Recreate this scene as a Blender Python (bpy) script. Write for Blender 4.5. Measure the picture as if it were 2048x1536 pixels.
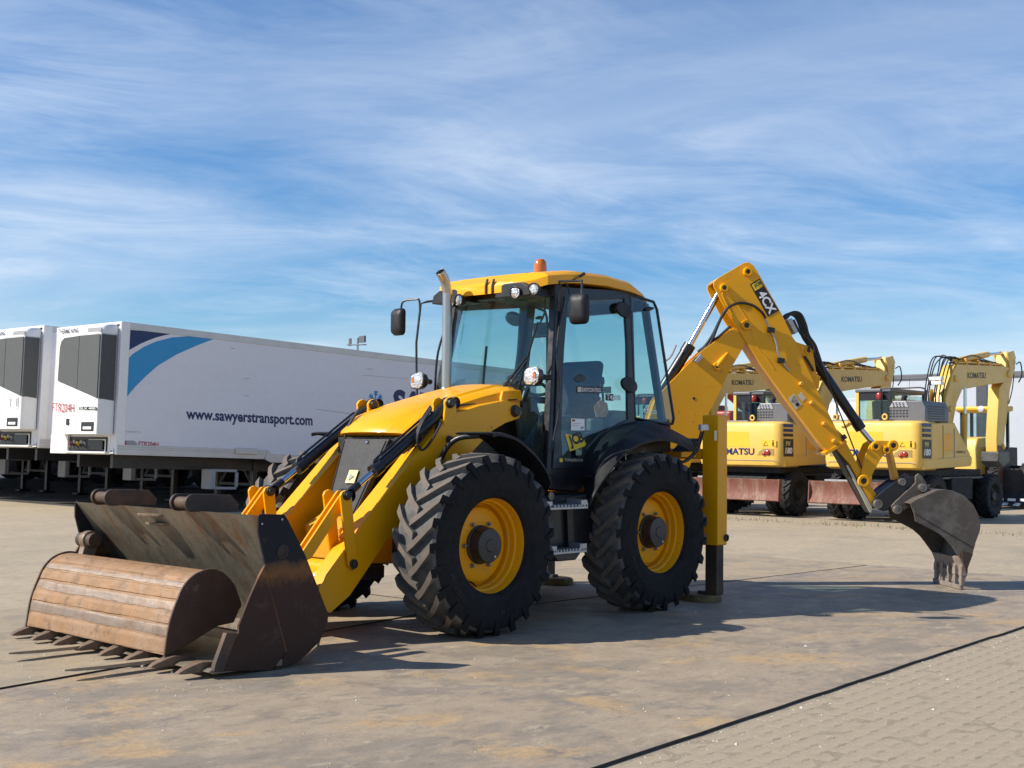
import bpy, bmesh, math, random
from mathutils import Vector, Matrix
random.seed(7)
sc = bpy.context.scene
for o in list(bpy.data.objects): bpy.data.objects.remove(o)
COL = sc.collection
R = math.radians

# ---------------------------------------------------------------- camera, sky, sun, exposure
cam = bpy.data.cameras.new('camera'); camo = bpy.data.objects.new('camera', cam); COL.objects.link(camo)
cam.sensor_width = 36.0; cam.lens = 36.0*2503.72/2048; cam.clip_end = 3000; cam.clip_start = .1
camo.matrix_world = Matrix(((-0.672176,0.045827,0.738972,9.180984),(0.740294,0.025347,0.671806,7.647956),(0.012056,0.998628,-0.050963,1.426374),(0.000000,0.000000,0.000000,1.000000)))
sc.camera = camo

SUN_AZ = R(-37.0)      # direction to the sun, measured from +x
SUN_EL = R(38.5)
to_sun = Vector((math.cos(SUN_EL)*math.cos(SUN_AZ), math.cos(SUN_EL)*math.sin(SUN_AZ), math.sin(SUN_EL)))
w = bpy.data.worlds.new('World'); sc.world = w; w.use_nodes = True
nt = w.node_tree; N_ = nt.nodes; L_ = nt.links
bg = N_['Background']; bg.inputs['Strength'].default_value = 0.085
sky = N_.new('ShaderNodeTexSky'); sky.sky_type = 'NISHITA'; sky.sun_disc = False
sky.sun_elevation = SUN_EL; sky.sun_rotation = R(90) - SUN_AZ
sky.air_density = 1.0; sky.dust_density = 0.25; sky.ozone_density = 4.5; sky.altitude = 300
tc = N_.new('ShaderNodeTexCoord'); sep = N_.new('ShaderNodeSeparateXYZ'); L_.new(tc.outputs['Generated'], sep.inputs[0])
def wmath(op, a, b=None):
    n = N_.new('ShaderNodeMath'); n.operation = op
    for i, x in enumerate((a, b)):
        if x is None: continue
        if isinstance(x, (int, float)): n.inputs[i].default_value = x
        else: L_.new(x, n.inputs[i])
    return n.outputs[0]
zc = wmath('ADD', wmath('MAXIMUM', sep.outputs[2], 0.0), 0.13)
cx_ = wmath('DIVIDE', sep.outputs[0], zc); cy_ = wmath('DIVIDE', sep.outputs[1], zc)
comb = N_.new('ShaderNodeCombineXYZ'); L_.new(cx_, comb.inputs[0]); L_.new(cy_, comb.inputs[1])
def cloud_layer(rot, scale, loc, nscale, detail, rough, dist, lo, hi):
    m0 = N_.new('ShaderNodeMapping'); m0.inputs['Rotation'].default_value = (0, 0, R(rot)); L_.new(comb.outputs[0], m0.inputs[0])
    mp = N_.new('ShaderNodeMapping'); mp.inputs['Scale'].default_value = scale; mp.inputs['Location'].default_value = loc
    L_.new(m0.outputs[0], mp.inputs[0])
    nz = N_.new('ShaderNodeTexNoise'); nz.inputs['Scale'].default_value = nscale; nz.inputs['Detail'].default_value = detail
    nz.inputs['Roughness'].default_value = rough; nz.inputs['Distortion'].default_value = dist
    L_.new(mp.outputs[0], nz.inputs['Vector'])
    mr = N_.new('ShaderNodeMapRange'); mr.interpolation_type = 'SMOOTHSTEP'
    mr.inputs['From Min'].default_value = lo; mr.inputs['From Max'].default_value = hi
    L_.new(nz.outputs['Fac'], mr.inputs['Value']); return mr.outputs[0]
c1 = cloud_layer(-118, (0.55, 0.85, 1), (3.1, 0.4, 0), 1.0, 9, 0.58, 0.6, 0.26, 0.74)
c2 = cloud_layer(-150, (0.55, 1.0, 1), (7.7, 2.2, 0), 2.3, 10, 0.66, 0.9, 0.36, 0.74)
c3 = cloud_layer(-100, (0.7, 0.9, 1), (1.3, 5.2, 0), 0.6, 5, 0.55, 0.3, 0.30, 0.64)
cl = wmath('ADD', wmath('MULTIPLY', c1, 0.46), wmath('MULTIPLY', c2, wmath('ADD', wmath('MULTIPLY', c3, 0.34), 0.10)))
cl = wmath('MINIMUM', wmath('ADD', wmath('MULTIPLY', cl, 0.86), 0.07), 0.85)
# a thin veil seen along a longer path near the horizon than overhead
cl = wmath('MULTIPLY', cl, wmath('MAXIMUM', wmath('MINIMUM', wmath('DIVIDE', 0.27, wmath('ADD', wmath('MAXIMUM', sep.outputs[2], 0.0), 0.02)), 1.0), 0.22))
hz = N_.new('ShaderNodeMapRange'); hz.inputs['From Min'].default_value = 0.0; hz.inputs['From Max'].default_value = 0.10; hz.inputs['To Min'].default_value = 1.25
L_.new(sep.outputs[2], hz.inputs['Value'])
cl = wmath('ADD', wmath('MULTIPLY', cl, hz.outputs[0]), wmath('MULTIPLY', wmath('SUBTRACT', hz.outputs[0], 1.0), 0.5))
mixc = N_.new('ShaderNodeMix'); mixc.data_type = 'RGBA'
hs = N_.new('ShaderNodeHueSaturation'); hs.inputs['Saturation'].default_value = 1.44; hs.inputs['Hue'].default_value = .503; hs.inputs['Value'].default_value = 1.10; L_.new(sky.outputs[0], hs.inputs['Color'])
L_.new(cl, mixc.inputs['Factor']); L_.new(hs.outputs[0], mixc.inputs['A']); mixc.inputs['B'].default_value = (7.4, 8.2, 9.4, 1)
L_.new(mixc.outputs['Result'], bg.inputs['Color'])

sun = bpy.data.lights.new('sun', 'SUN'); sun.energy = 5.0; sun.angle = R(0.53); sun.color = (1.0, 0.93, 0.82)
suno = bpy.data.objects.new('sun', sun); COL.objects.link(suno)
suno.rotation_euler = to_sun.to_track_quat('Z', 'Y').to_euler(); suno.location = (20, -15, 20)
sc.view_settings.view_transform = 'Standard'; sc.view_settings.look = 'None'
sc.view_settings.exposure = 0.43; sc.view_settings.gamma = 1.0; sc.view_settings.use_curve_mapping = False

# ---------------------------------------------------------------- materials
def _mat(name):
    m = bpy.data.materials.new(name); m.use_nodes = True
    return m, m.node_tree, m.node_tree.nodes['Principled BSDF']
def mat(name, col, rough=.5, metal=0, coat=0, var=.12, vscale=6, dirt=None, dscale=3, damt=.5, dlo=.45, dhi=.7, bump=0, bscale=60, rvar=.1, stretch=None, dirt2=None, d2scale=8, d2lo=.55, d2hi=.68, d2amt=.6, spec=None):
    m, t, b = _mat(name); n = t.nodes; l = t.links
    tc = n.new('ShaderNodeTexCoord'); vec = tc.outputs['Object']
    if stretch:
        mp = n.new('ShaderNodeMapping'); mp.inputs['Scale'].default_value = stretch; l.new(vec, mp.inputs[0]); svec = mp.outputs[0]
    else: svec = vec
    def noise(s, d=6, r=.6, v=None):
        z = n.new('ShaderNodeTexNoise'); z.inputs['Scale'].default_value = s; z.inputs['Detail'].default_value = d; z.inputs['Roughness'].default_value = r
        l.new(v or vec, z.inputs['Vector']); return z.outputs['Fac']
    def mr(x, a, c, lo=0, hi=1):
        z = n.new('ShaderNodeMapRange'); z.inputs['From Min'].default_value = a; z.inputs['From Max'].default_value = c
        z.inputs['To Min'].default_value = lo; z.inputs['To Max'].default_value = hi; l.new(x, z.inputs['Value']); return z.outputs[0]
    def mix(f, a, c):
        z = n.new('ShaderNodeMix'); z.data_type = 'RGBA'; l.new(f, z.inputs['Factor'])
        for k, x in (('A', a), ('B', c)):
            if isinstance(x, tuple): z.inputs[k].default_value = x + (1,)
            else: l.new(x, z.inputs[k])
        return z.outputs['Result']
    nv = noise(vscale)
    c = mix(mr(nv, .25, .75), tuple(x*(1-var) for x in col), tuple(min(1, x*(1+var)) for x in col))
    if dirt: c = mix(mr(noise(dscale, 8, .68, svec), dlo, dhi, 0, damt), c, dirt)
    if dirt2: c = mix(mr(noise(d2scale, 8, .7, svec), d2lo, d2hi, 0, d2amt), c, dirt2)
    l.new(c, b.inputs['Base Color'])
    l.new(mr(noise(vscale*2.3), .3, .7, max(.02, rough-rvar), min(1, rough+rvar)), b.inputs['Roughness'])
    b.inputs['Metallic'].default_value = metal
    if spec is not None: b.inputs['Specular IOR Level'].default_value = spec
    if coat: b.inputs['Coat Weight'].default_value = coat; b.inputs['Coat Roughness'].default_value = .12
    if bump:
        bp_ = n.new('ShaderNodeBump'); bp_.inputs['Strength'].default_value = bump; bp_.inputs['Distance'].default_value = .01
        l.new(noise(bscale, 6, .65), bp_.inputs['Height']); l.new(bp_.outputs[0], b.inputs['Normal'])
    return m
def emis_plain(name, col, rough=.5): return mat(name, col, rough, var=.03)
M = {}
DUST = (.30, .25, .18)
M['yellow'] = mat('yellow_paint', (.83, .375, .0), .36, spec=.3, coat=.10, var=.05, vscale=2, dirt=DUST, dscale=2.2, damt=.07, dlo=.5, dhi=.8, dirt2=(.16, .10, .04), d2scale=16, d2lo=.62, d2hi=.69, d2amt=.55)
M['rimyellow'] = mat('dusty_yellow_rim', (.80, .355, .0), .42, spec=.25, var=.08, vscale=3, dirt=(.34, .22, .09), dscale=6, damt=.4, dlo=.5, dhi=.75, dirt2=(.10, .065, .03), d2scale=22, d2lo=.63, d2hi=.70, d2amt=.5)
M['yellow_worn'] = mat('worn_yellow_paint', (.74, .33, .002), .45, coat=.1, var=.08, dirt=(.22, .13, .06), dscale=9, damt=.75, dlo=.56, dhi=.68, dirt2=DUST, d2scale=3, d2lo=.45, d2hi=.8, d2amt=.3)
M['black'] = mat('black_paint', (.010, .011, .014), .36, var=.2, dirt=(.07, .066, .06), dscale=4, damt=.2, dlo=.5, dhi=.85)
M['plastic'] = mat('black_plastic', (.010, .011, .0145), .52, spec=.35, var=.15, dirt=(.09, .088, .08), dscale=5, damt=.3, dlo=.52, dhi=.85, bump=.12, bscale=220)
M['dark'] = mat('dark_steel', (.020, .019, .018), .6, var=.3, dirt=(.08, .06, .045), dscale=5, damt=.5)
M['rubber'] = mat('tyre_rubber', (.010, .0105, .012), .78, spec=.22, var=.2, dirt=(.045, .043, .040), dscale=4.5, damt=.3, dlo=.46, dhi=.8, bump=.08, bscale=120)
M['tread'] = mat('dusty_tread_rubber', (.082, .081, .080), .9, var=.25, dirt=(.17, .155, .13), dscale=6, damt=.6, dlo=.40, dhi=.70, bump=.15, bscale=90)
M['lugtop'] = mat('worn_lug_rubber', (.140, .114, .092), .92, var=.2, dirt=(.09, .075, .06), dscale=16, damt=.5, dlo=.45, dhi=.7, bump=.2, bscale=140)
M['hubblack'] = mat('black_hub_paint', (.016, .017, .021), .42, var=.2, dirt=(.07, .065, .06), dscale=8, damt=.3)
M['chrome'] = mat('chrome_rod', (.62, .63, .65), .12, 1, var=.04, rvar=.04)
M['stainless'] = mat('stainless_steel', (.50, .48, .45), .30, 1, var=.05, vscale=2, rvar=.04)
M['steel'] = mat('bare_steel', (.28, .26, .24), .45, .8, var=.2, dirt=(.16, .09, .05), dscale=9, damt=.5)
M['galv'] = mat('galvanised_steel', (.42, .43, .44), .42, .7, var=.15, vscale=12)
M['rust'] = mat('dark_rusty_steel', (.060, .040, .030), .6, .15, var=.3, vscale=5, dirt=(.13, .062, .028), dscale=5, damt=.8, dlo=.45, dhi=.66, dirt2=(.017, .017, .018), d2scale=2.5, d2lo=.48, d2hi=.6, d2amt=.75, bump=.25, bscale=70)
M['sideplate_old'] = mat('burnt_paint_side_plate', (.020, .020, .022), .5, .1, var=.3, vscale=5, dirt=(.095, .045, .024), dscale=2.6, damt=.85, dlo=.47, dhi=.56, bump=.2, bscale=70, dirt2=(.11, .10, .085), d2scale=7, d2lo=.6, d2hi=.72, d2amt=.4)
M['mould'] = mat('scoured_steel', (.205, .180, .135), .5, .25, var=.25, vscale=4, dirt=(.19, .085, .032), dscale=2.3, damt=.8, dlo=.5, dhi=.66, bump=.18, bscale=40, stretch=(1.3, 2.6, .8), dirt2=(.085, .080, .070), d2scale=5, d2lo=.5, d2hi=.66, d2amt=.6)
M['ditch'] = mat('rust_brown_steel', (.265, .148, .070), .66, .10, var=.25, vscale=7, dirt=(.285, .185, .115), dscale=5, damt=.75, dlo=.46, dhi=.62, bump=.4, bscale=45, stretch=(1.2, 1.0, .8), dirt2=(.10, .058, .032), d2scale=11, d2lo=.54, d2hi=.66, d2amt=.65)
M['ditchgrey'] = mat('scraped_grey_brown_steel', (.245, .185, .142), .5, .35, var=.18, vscale=9, dirt=(.19, .115, .062), dscale=6, damt=.7, dlo=.48, dhi=.64, bump=.3, bscale=60, stretch=(1, 1.5, 1), dirt2=(.09, .06, .04), d2scale=18, d2lo=.60, d2hi=.68, d2amt=.6)
M['ditchin'] = mat('brown_rust_plate', (.085, .048, .030), .75, 0, var=.25, dirt=(.05, .03, .02), dscale=4, damt=.7, bump=.2, bscale=60, dirt2=(.19, .16, .14), d2scale=5, d2lo=.64, d2hi=.7, d2amt=.5)
M['tooth'] = mat('worn_tooth_steel', (.155, .105, .070), .6, .2, var=.2, dirt=(.27, .18, .11), dscale=14, damt=.6, bump=.3, bscale=80)
M['digbucket'] = mat('worn_bucket_steel', (.105, .085, .070), .62, .1, var=.18, vscale=5, dirt=(.20, .18, .15), dscale=3.4, damt=.65, dlo=.50, dhi=.62, bump=.3, bscale=55, dirt2=(.055, .045, .04), d2scale=6, d2lo=.55, d2hi=.7, d2amt=.5)
M['digteeth'] = mat('chalky_tooth_steel', (.24, .20, .165), .75, 0, var=.25, vscale=20, dirt=(.11, .07, .045), dscale=16, damt=.7, bump=.4, bscale=80)
M['hitch'] = mat('scratched_black_steel', (.016, .016, .018), .45, .1, var=.3, dirt=(.10, .10, .09), dscale=8, damt=.4, dlo=.55, dhi=.72, stretch=(1, 3, 1))
M['mesh'] = mat('grey_grille_mesh', (.048, .048, .048), .55, .2, var=.12, vscale=5, bump=.5, bscale=420)
M['hose'] = mat('hose_rubber', (.018, .018, .020), .45, var=.15)
M['white'] = mat('white_gelcoat', (.78, .78, .77), .35, coat=.2, var=.03, dirt=(.42, .36, .28), dscale=2.5, damt=.18, dlo=.5, dhi=.8)
M['sidewhite'] = mat('white_trailer_panel', (.72, .725, .77), .42, var=.03, dirt=(.40, .37, .34), dscale=1.2, damt=.14, dlo=.5, dhi=.8, stretch=(.4, 1, 2))
M['alu'] = mat('trailer_aluminium', (.56, .56, .55), .4, .35, var=.08, dirt=(.3, .27, .22), dscale=3, damt=.3)
M['greymesh'] = mat('dark_radiator_screen', (.075, .080, .080), .6, .1, var=.08, bump=.3, bscale=300)
M['navy'] = mat('navy_blue_vinyl', (.003, .020, .105), .4, var=.05)
M['cyan'] = mat('bright_blue_vinyl', (.015, .27, .56), .4, var=.04)
M['redvinyl'] = mat('red_vinyl', (.36, .012, .022), .45, var=.05)
M['redband'] = mat('crimson_paint', (.25, .01, .02), .5, var=.1)
M['inkwhite'] = mat('white_vinyl', (.80, .80, .78), .5, var=.02)
M['inkblack'] = mat('black_vinyl', (.012, .012, .013), .45, var=.05)
M['inkyellow'] = mat('yellow_vinyl', (.76, .55, .03), .5, var=.05)
M['inkcream'] = mat('cream_label_vinyl', (.62, .55, .40), .55, var=.05)
M['inkgrey'] = mat('grey_vinyl', (.32, .32, .33), .5, var=.05)
M['paleyellow'] = mat('worn_yellow_badge', (.72, .62, .24), .5, var=.05)
M['badge'] = mat('grey_badge', (.24, .235, .22), .35, .4, var=.1)
M['komatsu'] = mat('faded_yellow_paint', (.76, .475, .085), .45, coat=.12, var=.06, vscale=1.5, dirt=(.45, .31, .15), dscale=1.6, damt=.35, dlo=.45, dhi=.75, dirt2=(.25, .14, .06), d2scale=11, d2lo=.66, d2hi=.73, d2amt=.5)
M['komatsu2'] = mat('fresh_yellow_paint', (.76, .45, .025), .4, coat=.15, var=.05)
M['komgrey'] = mat('grey_hood_paint', (.115, .118, .130), .42, var=.08)
M['komlight'] = mat('silver_hood_paint', (.36, .37, .40), .35, .3, var=.06)
M['bladerust'] = mat('red_rust_blade', (.165, .058, .038), .7, 0, var=.15, dirt=(.30, .21, .15), dscale=3.2, damt=.7, dlo=.5, dhi=.66, stretch=(1, 1.6, .45), bump=.2, bscale=50, dirt2=(.27, .10, .035), d2scale=2.2, d2lo=.56, d2hi=.68, d2amt=.6)
M['redlens'] = mat('red_lamp_lens', (.34, .025, .015), .15, coat=.5, var=.05)
M['amber'] = mat('amber_lens', (.46, .135, .008), .12, coat=.6, var=.08)
M['seat'] = mat('black_seat_fabric', (.018, .019, .022), .85, var=.15)
M['cabgrey'] = mat('grey_cab_trim', (.11, .115, .12), .65, var=.1)
M['redpaint'] = mat('red_machine_paint', (.30, .035, .022), .45, var=.1, dirt=DUST, dscale=3, damt=.3)
M['wall'] = mat('grey_blue_cladding', (.44, .47, .52), .5, .1, var=.03, vscale=1)
M['walldark'] = mat('dark_grey_cladding', (.055, .062, .075), .5, var=.06)
M['bluepaint'] = mat('blue_machine_paint', (.02, .10, .30), .45, var=.1)
M['weed'] = mat('dry_green_weed', (.11, .125, .045), .8, var=.35, vscale=3)
M['debris'] = mat('pale_chippings', (.55, .52, .46), .85, var=.25, vscale=30)
M['orangevest'] = mat('orange_stickers', (.55, .16, .03), .6, var=.2, dirt=(.6, .55, .5), dscale=20, damt=.6)
def glass_mat(name, tint, refl=.08, rough=.0):
    m, t, b = _mat(name); n = t.nodes; l = t.links; n.remove(b)
    tr = n.new('ShaderNodeBsdfTransparent'); tr.inputs[0].default_value = tint + (1,)
    gl = n.new('ShaderNodeBsdfGlossy'); gl.inputs['Roughness'].default_value = rough; gl.inputs['Color'].default_value = (.9, .95, 1, 1)
    lw = n.new('ShaderNodeLayerWeight'); pw = n.new('ShaderNodeMath'); pw.operation = 'POWER'; pw.inputs[1].default_value = 4.0; l.new(lw.outputs['Facing'], pw.inputs[0])
    fr = n.new('ShaderNodeMapRange'); fr.inputs['To Min'].default_value = refl*.5; fr.inputs['To Max'].default_value = .85; l.new(pw.outputs[0], fr.inputs['Value'])
    nz = n.new('ShaderNodeTexNoise'); nz.inputs['Scale'].default_value = 1.4; tc = n.new('ShaderNodeTexCoord'); l.new(tc.outputs['Object'], nz.inputs['Vector'])
    bu = n.new('ShaderNodeBump'); bu.inputs['Strength'].default_value = .03; l.new(nz.outputs['Fac'], bu.inputs['Height'])
    l.new(bu.outputs[0], gl.inputs['Normal'])
    mx = n.new('ShaderNodeMixShader'); l.new(fr.outputs[0], mx.inputs[0]); l.new(tr.outputs[0], mx.inputs[1]); l.new(gl.outputs[0], mx.inputs[2])
    l.new(mx.outputs[0], n['Material Output'].inputs[0]); return m
M['glass'] = glass_mat('green_tinted_glass', (.79, .915, .905))
M['glass2'] = glass_mat('clear_cab_glass', (.78, .885, .885))
def lens_mat():
    m, t, b = _mat('lamp_glass'); b.inputs['Base Color'].default_value = (.85, .86, .86, 1); b.inputs['Metallic'].default_value = .75
    b.inputs['Roughness'].default_value = .12
    n = t.nodes; v = n.new('ShaderNodeTexVoronoi'); v.inputs['Scale'].default_value = 45; tc = n.new('ShaderNodeTexCoord'); t.links.new(tc.outputs['Object'], v.inputs['Vector'])
    bu = n.new('ShaderNodeBump'); bu.inputs['Strength'].default_value = .55; bu.inputs['Distance'].default_value = .02; t.links.new(v.outputs['Distance'], bu.inputs['Height'])
    t.links.new(bu.outputs[0], b.inputs['Normal']); return m
M['lens'] = lens_mat()
def mirror_mat():
    m, t, b = _mat('mirror_glass'); b.inputs['Base Color'].default_value = (.8, .82, .85, 1); b.inputs['Metallic'].default_value = 1; b.inputs['Roughness'].default_value = .03; return m
M['mirror'] = mirror_mat()

def ground_mat(name, base, patches, scale=1.0, brick=False, metal=0.0, bump=.25, chips=True, rough=(.62, .9), scuffs=False):
    m, t, b = _mat(name); n = t.nodes; l = t.links
    tc = n.new('ShaderNodeTexCoord'); vec = tc.outputs['Object']
    def mapping(s, r=0):
        mp = n.new('ShaderNodeMapping'); mp.inputs['Scale'].default_value = s; mp.inputs['Rotation'].default_value = (0, 0, R(r)); l.new(vec, mp.inputs[0]); return mp.outputs[0]
    def noise(s, d=8, r=.65, v=None, dist=0):
        z = n.new('ShaderNodeTexNoise'); z.inputs['Scale'].default_value = s; z.inputs['Detail'].default_value = d; z.inputs['Roughness'].default_value = r; z.inputs['Distortion'].default_value = dist
        l.new(v or vec, z.inputs['Vector']); return z.outputs['Fac']
    def mr(x, a, c, lo=0, hi=1):
        z = n.new('ShaderNodeMapRange'); z.interpolation_type = 'SMOOTHSTEP'; z.inputs['From Min'].default_value = a; z.inputs['From Max'].default_value = c
        z.inputs['To Min'].default_value = lo; z.inputs['To Max'].default_value = hi; l.new(x, z.inputs['Value']); return z.outputs[0]
    def mix(f, a, c):
        z = n.new('ShaderNodeMix'); z.data_type = 'RGBA'; l.new(f, z.inputs['Factor'])
        for k, x in (('A', a), ('B', c)):
            if isinstance(x, tuple): z.inputs[k].default_value = x + (1,)
            else: l.new(x, z.inputs[k])
        return z.outputs['Result']
    streak = mapping((.8, 1.3, 1), 14)
    c = base
    first = True
    for (col, s, lo, hi, amt, st) in patches:
        f = mr(noise(s*scale, 11, .74, streak if st else None, .25), lo+.02, hi-.02, 0, amt)
        c = mix(f, c, col)
    fine = noise(38*scale, 6, .7)
    mid = noise(7*scale, 10, .8, streak, .3)
    c = mix(mr(mid, .46, .62, 0, .42), c, tuple(x*.55 for x in base))
    if scuffs:
        for rot, lo in ((6, .66), (-22, .68), (38, .70)):
            sv_ = mapping((.5, 26, 1), rot); sn = noise(2.2, 4, .6, sv_, .15); msk = noise(.9, 4, .6)
            f = n.new('ShaderNodeMath'); f.operation = 'MULTIPLY'; l.new(mr(sn, lo, lo+.03), f.inputs[0]); l.new(mr(msk, .45, .62, 0, .55), f.inputs[1])
            c = mix(f.outputs[0], c, (.45, .39, .29) if rot != -22 else (.09, .085, .08))
    c = mix(mr(fine, .3, .7, 0, .40), c, tuple(x*.66 for x in base))
    grit = noise(130*scale, 3, .8)
    c = mix(mr(grit, .56, .70, 0, .32), c, tuple(x*.45 for x in base)); c = mix(mr(grit, .42, .30, 0, .35), c, tuple(min(1, x*1.5) for x in base))
    if chips:
        ch = noise(9*scale, 5, .75, mapping((.5, 1.5, 1), 8), .6)
        c = mix(mr(ch, .705, .74, 0, .75), c, (.55, .53, .48))
        ch2 = noise(15*scale, 4, .7, mapping((.7, 1.2, 1), -20))
        c = mix(mr(ch2, .70, .76, 0, .6), c, (.085, .078, .07))
    h = fine
    if brick:
        br = n.new('ShaderNodeTexBrick'); br.inputs['Scale'].default_value = 1.0; br.inputs['Mortar Size'].default_value = .004
        br.inputs['Brick Width'].default_value = .2; br.inputs['Row Height'].default_value = .1; br.inputs['Mortar Smooth'].default_value = .4
        wob = n.new('ShaderNodeTexNoise'); wob.inputs['Scale'].default_value = 9; l.new(vec, wob.inputs['Vector'])
        ma = n.new('ShaderNodeVectorMath'); ma.operation = 'MULTIPLY_ADD'; ma.inputs[1].default_value = (.03, .03, 0); l.new(wob.outputs['Color'], ma.inputs[0]); l.new(vec, ma.inputs[2])
        l.new(ma.outputs[0], br.inputs['Vector'])
        dust = mr(noise(1.1, 6, .6), .40, .62, .08, .55)
        mf = n.new('ShaderNodeMath'); mf.operation = 'MULTIPLY'; l.new(br.outputs['Fac'], mf.inputs[0]); l.new(dust, mf.inputs[1])
        c = mix(mf.outputs[0], c, (.13, .11, .085))
    l.new(c, b.inputs['Base Color'])
    l.new(mr(noise(3*scale), .3, .7, rough[0], rough[1]), b.inputs['Roughness'])
    b.inputs['Metallic'].default_value = metal
    bu = n.new('ShaderNodeBump'); bu.inputs['Strength'].default_value = bump; bu.inputs['Distance'].default_value = .012
    ad = n.new('ShaderNodeMath'); ad.operation = 'ADD'; l.new(h, ad.inputs[0]); l.new(noise(6*scale, 6, .6, streak), ad.inputs[1])
    l.new(ad.outputs[0], bu.inputs['Height']); l.new(bu.outputs[0], b.inputs['Normal'])
    return m
def side_plate_mat():
    m, t, b = _mat('half_burnt_side_plate'); n = t.nodes; l = t.links
    tc = n.new('ShaderNodeTexCoord'); sp = n.new('ShaderNodeSeparateXYZ'); l.new(tc.outputs['Object'], sp.inputs[0])
    def noise(s, d=7, r=.65):
        z = n.new('ShaderNodeTexNoise'); z.inputs['Scale'].default_value = s; z.inputs['Detail'].default_value = d; z.inputs['Roughness'].default_value = r; l.new(tc.outputs['Object'], z.inputs['Vector']); return z.outputs['Fac']
    def ma(op, a, c):
        z = n.new('ShaderNodeMath'); z.operation = op
        for i, x in enumerate((a, c)):
            if isinstance(x, (int, float)): z.inputs[i].default_value = x
            else: l.new(x, z.inputs[i])
        return z.outputs[0]
    hgt = ma('ADD', sp.outputs[2], ma('MULTIPLY', ma('SUBTRACT', noise(5), .5), .22))
    cr = n.new('ShaderNodeValToRGB'); e = cr.color_ramp.elements
    e[0].position = .0; e[0].color = (.050, .026, .017, 1); e[1].position = 1; e[1].color = (.012, .0135, .018, 1)
    for pos, c in ((.54, (.055, .027, .019, 1)), (.605, (.19, .085, .032, 1)), (.65, (.10, .055, .028, 1)), (.675, (.014, .0155, .02, 1))): k = e.new(pos); k.color = c
    l.new(hgt, cr.inputs[0])
    mx = n.new('ShaderNodeMix'); mx.data_type = 'RGBA'; mr = n.new('ShaderNodeMapRange'); mr.inputs['From Min'].default_value = .56; mr.inputs['From Max'].default_value = .70; mr.inputs['To Max'].default_value = .7
    l.new(noise(7, 8, .7), mr.inputs['Value']); l.new(mr.outputs[0], mx.inputs['Factor']); l.new(cr.outputs[0], mx.inputs['A']); mx.inputs['B'].default_value = (.085, .060, .045, 1)
    l.new(mx.outputs['Result'], b.inputs['Base Color']); b.inputs['Roughness'].default_value = .7; b.inputs['Specular IOR Level'].default_value = .25
    bu = n.new('ShaderNodeBump'); bu.inputs['Strength'].default_value = .2; bu.inputs['Distance'].default_value = .01; l.new(noise(60), bu.inputs['Height']); l.new(bu.outputs[0], b.inputs['Normal']); return m
M['sideplate'] = side_plate_mat()
M['pad'] = mat('dirty_foot_pad', (.22, .15, .045), .8, var=.3, vscale=8, dirt=(.10, .075, .05), dscale=7, damt=.8, dlo=.4, dhi=.6, bump=.3, bscale=50)
M['lampwell'] = mat('shaded_tan_recess', (.30, .21, .07), .6, var=.1)  # shade of the lamp recess painted as a darker tone of the yellow
SAND = (.335, .270, .185)
M['paving'] = ground_mat('sandy_brick_paving', (.410, .335, .230), [((.47, .38, .255), .5, .42, .62, .8, 1), ((.30, .255, .19), .8, .50, .68, .7, 1), ((.50, .42, .30), 2.2, .55, .7, .5, 1), ((.28, .24, .185), .23, .52, .66, .6, 0)], brick=True, bump=.3)
M['paver'] = ground_mat('sandy_concrete_paver', (.375, .305, .215), [((.43, .35, .24), .5, .42, .62, .8, 1), ((.27, .235, .185), .8, .50, .68, .7, 1), ((.50, .44, .34), 3.0, .56, .7, .6, 1), ((.25, .21, .165), 1.4, .56, .70, .5, 0)], bump=.22)
M['sandbed'] = ground_mat('joint_sand', (.30, .245, .17), [((.38, .32, .23), 6, .45, .6, .7, 0)], bump=.5, chips=False)
M['plate'] = ground_mat('dusty_steel_plate', (.350, .278, .198), [((.215, .185, .148), .9, .45, .60, .85, 1), ((.47, .315, .155), 1.0, .50, .64, .9, 0), ((.145, .136, .122), 2.4, .54, .66, .75, 1), ((.46, .385, .265), 3.2, .54, .66, .75, 1), ((.145, .132, .138), .6, .54, .64, .6, 0), ((.095, .09, .083), 7.0, .58, .68, .6, 1)], bump=.3, rough=(.5, .85), scuffs=True)
M['plate2'] = ground_mat('sandy_steel_plate', (.375, .300, .200), [((.26, .225, .17), 1.0, .46, .60, .8, 1), ((.42, .31, .18), 1.1, .5, .64, .75, 0), ((.17, .155, .135), 2.6, .55, .66, .7, 1)], bump=.3, scuffs=True)
M['sideletter'] = mat('sidewall_letter_rubber', (.028, .028, .030), .8, spec=.25, var=.2)
M['xtyre'] = mat('black_machine_tyre', (.014, .014, .015), .8, var=.2, dirt=(.04, .037, .033), dscale=5, damt=.4)
M['undershade'] = ground_mat('dark_shaded_ground', (.055, .052, .048), [((.085, .078, .068), 1.2, .5, .66, .7, 1), ((.035, .034, .033), .8, .5, .66, .7, 0)], bump=.3, chips=False)  # near-black ground colour that paints the shade below the trailers
M['plateedge'] = mat('dark_plate_edge', (.040, .030, .024), .8, 0, var=.3, vscale=12)  # plate sides far darker and browner than the tops

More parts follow.
